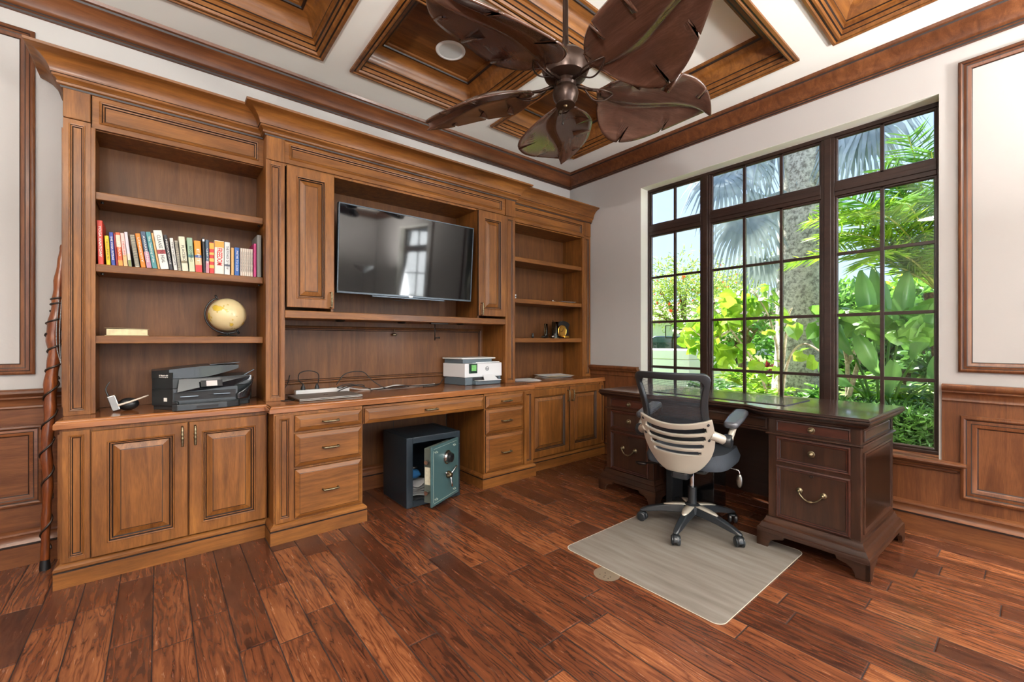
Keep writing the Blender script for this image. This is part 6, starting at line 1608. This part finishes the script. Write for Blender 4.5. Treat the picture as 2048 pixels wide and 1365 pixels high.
# --- pale-stemmed frangipani
t = plant('frangipani', 'small tree with pale forked stems and lime leaves by the right window post', 'tree', (5.30, 1.18, GZ))
stems([[(5.30, 1.18, GZ), (5.31, 1.19, 0.6), (5.32, 1.20, 1.0), (5.30, 1.26, 1.22)], [(5.32, 1.20, 0.95), (5.34, 1.12, 1.12), (5.33, 1.08, 1.28)], [(5.31, 1.19, 0.6), (5.26, 1.10, 0.95), (5.22, 1.06, 1.2)]], 0.026, 0.014).build('stems', M_wbark, t, smooth=True)
cloud([(5.15, 1.22, 1.42, .22, .22, .16), (5.1, 0.85, 1.35, .2, .3, .14), (4.95, 0.7, 1.22, .15, .25, .12), (5.2, 1.3, 1.2, .15, .12, .14)], 90, 0.16, 0.11, 'heart', seed=33, shell=0.2).build('foliage', M_mid, t, recalc=False)

# --- clipped dark hedge at the lower right
t = plant('hedge', 'dense dark green low hedge at the lower right of the window', 'hedge', (4.95, 0.75, GZ))
rnd = random.Random(8); g = MB()
for _ in range(6500):
    c = Vector((rnd.uniform(4.55, 5.25), rnd.uniform(0.05, 1.25), rnd.uniform(0.2, 0.62)))
    if rnd.random() < 0.55: c.x = 4.55 + abs(rnd.gauss(0, 0.05))
    elif rnd.random() < 0.5: c.z = 0.62 - abs(rnd.gauss(0, 0.03))
    add_leaf(g, c, leaf_dir(rnd, 0.35), leaf_dir(rnd, 0.6), rnd.uniform(0.05, 0.085), 0.018, 'oval')
g.build('foliage', M_dark, t, recalc=False)
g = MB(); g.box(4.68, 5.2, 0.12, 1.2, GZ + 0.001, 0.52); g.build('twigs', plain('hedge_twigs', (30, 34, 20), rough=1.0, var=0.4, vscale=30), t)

# --- low leafy rosettes in the bed
def rosette(x, y, z, s_, seed, label, mat):
    rnd = random.Random(seed); t = plant('philodendron', label, 'plant', (x, y, GZ), group='low leafy plants in the bed')
    g = MB()
    for i in range(26):
        a = rnd.uniform(0, 2 * PI); el = rnd.uniform(0.25, 1.1); d = Vector((math.cos(a) * math.cos(el), math.sin(a) * math.cos(el), math.sin(el)))
        L = s_ * rnd.uniform(0.7, 1.1); p0 = Vector((x, y, z)); pts = [p0 + d * (L * k / 8) + Vector((0, 0, -0.35 * L * (k / 8) ** 2.2)) for k in range(9)]
        for k in range(2, 9):
            tg = (pts[k] - pts[k - 1]).normalized(); sd = tg.cross(Vector((0, 0, 1))).normalized()
            for q in (-1, 1): add_leaf(g, pts[k], (tg * 0.7 + sd * q * 0.9).normalized(), leaf_dir(rnd, 2.0), s_ * 0.30 * math.sin(PI * k / 9.5), s_ * 0.07, 'oval')
    g.build('foliage', mat, t, recalc=False)
    g = MB(); g.lathe([(0.05 * s_, 0), (0.03 * s_, max(0.02, z - GZ))], 8, M=Matrix.Translation((x, y, GZ))); g.build('stem', M_bark, t)
for i, (x, y, z, s_, lab, mt) in enumerate([(5.35, 2.25, .42, .45, 'low yellow-green plant left of the middle muntin', M_lime), (5.25, 1.95, .45, .48, 'spiky lime plant left of the grey trunk foot', M_lime), (5.35, 1.62, .40, .42, 'low fern-like plant at the foot of the grey trunk', M_mid), (5.35, 1.30, .45, .48, 'low fern-like plant right of the grey trunk', M_mid),
        (5.65, 1.0, .45, .50, 'lime fern-like plant behind the hedge at its left end', M_lime), (5.6, 0.65, .48, .52, 'fern-like plant behind the middle of the hedge', M_mid), (5.55, 0.3, .45, .5, 'fern-like plant behind the right end of the hedge', M_lime), (5.6, 2.65, .40, .5, 'dark low plant beside the white garden wall', M_dark), (6.4, 2.6, .5, .6, 'low lime plant behind the shrub branches', M_lime), (6.6, 1.4, .5, .6, 'low green plant behind the grey trunk to the right', M_mid)]):
    rosette(x, y, z, s_, 60 + i, lab, mt)
g = MB(); rnd = random.Random(9)
for _ in range(4200):
    c = Vector((rnd.uniform(4.5, 5.3), rnd.uniform(1.25, 3.0), GZ + rnd.uniform(0.25, 0.44)))
    add_leaf(g, c, leaf_dir(rnd, 0.5), leaf_dir(rnd, 1.0), 0.05, 0.035, 'oval')
o = g.build('ground_cover', M_yel, recalc=False); tag(o, 'yellow-green ground cover filling the bed below the window', 'ground cover', kind='stuff')
t = plant('red_cordyline', 'small dark red leafy plant on the lawn left of the grey trunk', 'plant', (9.3, 3.35, GZ))
cloud([(9.3, 3.35, 0.55, .24, .36, .16)], 240, 0.16, 0.04, 'oval', seed=71, up=0.8, shell=0.1).build('foliage', M_red, t, recalc=False)
stems([[(9.3, 3.35, GZ), (9.3, 3.35, 0.5)]], 0.03).build('stem', M_bark, t)

# --- flame tree with red flowers, background trees and shrubs
def tree(name, label, x, y, h, r, n, mat, leaf=(0.3, 0.16), seed=1, flowers=None, group='trees and shrubs beyond the lawn', trunk=0.12, zc=None, kind='oval'):
    t = plant(name, label, 'tree', (x, y, GZ), group=group); rnd = random.Random(seed)
    zc = zc or h * 0.7; blobs = []
    for i in range(9): blobs.append((x + rnd.uniform(-.6, .6) * r, y + rnd.uniform(-.6, .6) * r, zc + rnd.uniform(-.45, .45) * (h - zc) * 1.4, r * .5, r * .5, (h - zc) * 0.55))
    stems([[(x, y, GZ), (x + 0.1, y, zc * 0.6), (x, y + 0.1, zc)]] + [[(x, y, zc * 0.5), ((x + b[0]) / 2, (y + b[1]) / 2, (zc * 0.6 + b[2]) / 2), (b[0], b[1], b[2])] for b in blobs[:5]], trunk, trunk * 0.3).build('trunk', M_bark, t, smooth=True)
    cloud(blobs, n, leaf[0], leaf[1], kind, seed=seed, shell=0.35).build('foliage', mat, t, recalc=False)
    if flowers: cloud(blobs, flowers[0], 0.13, 0.11, 'oval', seed=seed + 1, shell=0.7).build('flowers', flowers[1], t, recalc=False)
tree('flame_tree', 'flame tree with airy lime foliage and orange-red flowers behind the white wall', 15.5, 8.6, 4.6, 2.7, 4200, M_olive, (0.20, 0.04), 81, (90, M_flower), zc=3.0)
tree('flame_tree', 'airy lime tree with scattered red flowers left of the silver palm leaves', 22.4, 9.6, 6.0, 3.0, 4600, M_olive, (0.22, 0.06), 82, (80, M_flower), zc=3.4)
tree('flowering_tree', 'tree with pale pink blossom behind the lime heart-leaved shrub', 12.5, 5.2, 2.6, 1.5, 2000, M_mid, (0.16, 0.08), 83, (700, M_pink), zc=1.8)
tree('garden_tree', 'lime green tree filling the view left of the bird-of-paradise leaves', 16.5, 3.6, 3.6, 2.2, 3600, M_mid, (0.30, 0.14), 84, zc=2.2)
tree('garden_tree', 'bright green tree far behind the feathery palm', 21.5, 1.4, 4.6, 2.9, 3600, M_lime, (0.32, 0.16), 85, zc=2.4)
tree('garden_tree', 'mid green tree directly behind the grey palm trunk', 20.5, 6.0, 3.4, 2.4, 3000, M_mid, (0.3, 0.15), 86, zc=1.9)
tree('garden_tree', 'dark green low tree beyond the lawn below the flame trees', 24.0, 11.5, 2.8, 2.2, 2400, M_dark, (0.3, 0.15), 87, zc=1.6)
tree('garden_tree', 'bushy green tree beyond the lawn at the left edge of the window', 16.5, 12.6, 2.6, 1.4, 2200, M_mid, (0.24, 0.12), 88, zc=1.5)
tree('garden_tree', 'dark green shrubbery behind the bird-of-paradise leaves', 10.5, 1.6, 1.7, 1.2, 2400, M_dark, (0.2, 0.1), 89, zc=1.0)
tree('garden_tree', 'shrub with mixed green leaves behind the frangipani stems', 9.8, 2.6, 1.5, 0.9, 1600, M_mid, (0.16, 0.09), 90, zc=0.95)
tree('garden_tree', 'shaded shrub right of the bird-of-paradise clump', 7.6, 0.2, 1.9, 0.9, 2200, M_dark, (0.16, 0.09), 91, zc=1.2)

# --- low white block wall, house, cars, basketball hoop
M_block = plain('white_wall_paint', (226, 224, 214), rough=0.8, var=0.03)
t = plant('garden_wall', 'low white wall with lapped courses at the left of the window', 'wall', (8.9, 5.2, GZ))
for k in range(5):
    z0 = GZ + k * 0.19; g = MB(); g.box(8.05 - 0.01 * (k == 4), 9.6, 4.32, 8.5, z0 + 0.001, z0 + 0.185); g.build('course', M_block, t, bevel=0.012)
M_house = plain('house_render', (206, 200, 188), rough=0.85, var=0.03); M_roof = plain('house_roof', (150, 138, 124), rough=0.8, var=0.1)
t = plant('house', 'pale one-storey house across the street seen through the left window panes', 'house', (40, 22, GZ))
g = MB(); g.box(38, 46, 12, 34, GZ + 0.001, 3.2); g.build('walls', M_house, t)
g = MB(); g.prism([(37.2, 3.2), (46.8, 3.2), (42, 5.2)], -34.6, -11.4, M=Matrix(((1, 0, 0, 0), (0, 0, -1, 0), (0, 1, 0, 0), (0, 0, 0, 1)))); g.build('roof', M_roof, t)
for yy in (15, 18.5, 24.2, 27.6):
    g = MB(); g.rings(frontX(38, yy, 0.9), 1.4, 1.4, [(0, 0), (0, 0.08), (0.1, 0.08), (0.12, 0.02)], cap=False); w_ = g.build('window_trim', M_block, t)
    g = MB(); g.box(37.97, 37.99, yy + 0.1, yy + 1.3, 1.0, 2.2); g.build('window_glass', plain('dark_house_glass', (48, 60, 74), rough=0.1), w_)
M_car = plain('dark_blue_car_paint', (36, 50, 70), rough=0.15, metal=0.3, coat=1.0); M_cglass = plain('car_glass', (70, 84, 98), rough=0.05); M_tire = plain('tyre_rubber', (20, 20, 22), rough=0.8)
def car(x, y, rz, label, mat):
    t = thing('car', label, 'car', (x, y, GZ), R(rz), group='cars parked before the house')
    body = [(-2.2, 0.35), (-2.25, 0.75), (-2.0, 0.95), (-1.3, 1.0), (-0.8, 1.42), (0.7, 1.45), (1.3, 1.02), (2.1, 0.9), (2.25, 0.6), (2.2, 0.32)]
    My = Matrix(((1, 0, 0, 0), (0, 0, 1, 0), (0, 1, 0, 0), (0, 0, 0, 1)))
    g = MB(); g.prism(body, -0.85, 0.85, M=My); g.build('body', mat, t, bevel=0.08, smooth='auto')
    g = MB(); g.prism([(-1.15, 1.03), (-0.75, 1.37), (0.65, 1.40), (1.1, 1.04)], -0.87, 0.87, M=My); g.build('windows', M_cglass, t)
    for wx in (-1.4, 1.4):
        for wy in (-0.80, 0.80):
            g = MB(); g.lathe([(0.001, -0.1), (0.30, -0.1), (0.33, -0.06), (0.33, 0.06), (0.30, 0.1), (0.001, 0.1)], 20, M=Matrix.Translation((wx, wy, 0.335)) @ Matrix.Rotation(PI / 2, 4, 'X')); g.build('wheel', M_tire, t, smooth='auto')
car(25.8, 15.4, 118, 'dark blue car parked in front of the pale house', M_car)
car(30.6, 15.6, 112, 'dark blue car half hidden behind the nearer blue car, to its right', M_car)
t = plant('basketball_hoop', 'clear basketball backboard with a dark frame on a pole above the cars', 'basketball hoop', (13.0, 7.5, GZ))
Mh_ = Matrix.Translation((12.96, 7.47, 1.48)) @ Matrix.Rotation(R(-40), 4, 'Z')
g = MB(); g.box(-0.29, 0.29, -0.015, 0.015, 0.185, 0.21, M=Mh_); g.box(-0.29, 0.29, -0.015, 0.015, -0.21, -0.185, M=Mh_); g.box(-0.29, -0.265, -0.015, 0.015, -0.185, 0.185, M=Mh_); g.box(0.265, 0.29, -0.015, 0.015, -0.185, 0.185, M=Mh_); g.build('board_frame', M_dkmetal, t)
g = MB(); g.box(-0.265, 0.265, -0.003, 0.003, -0.185, 0.185, M=Mh_); g.build('board', M_clr, t)
g = MB(); g.tube([(13.1, 7.62, GZ), (13.1, 7.62, 1.2), (12.98, 7.49, 1.42)], 0.03, 8); g.build('pole', M_dkmetal, t)
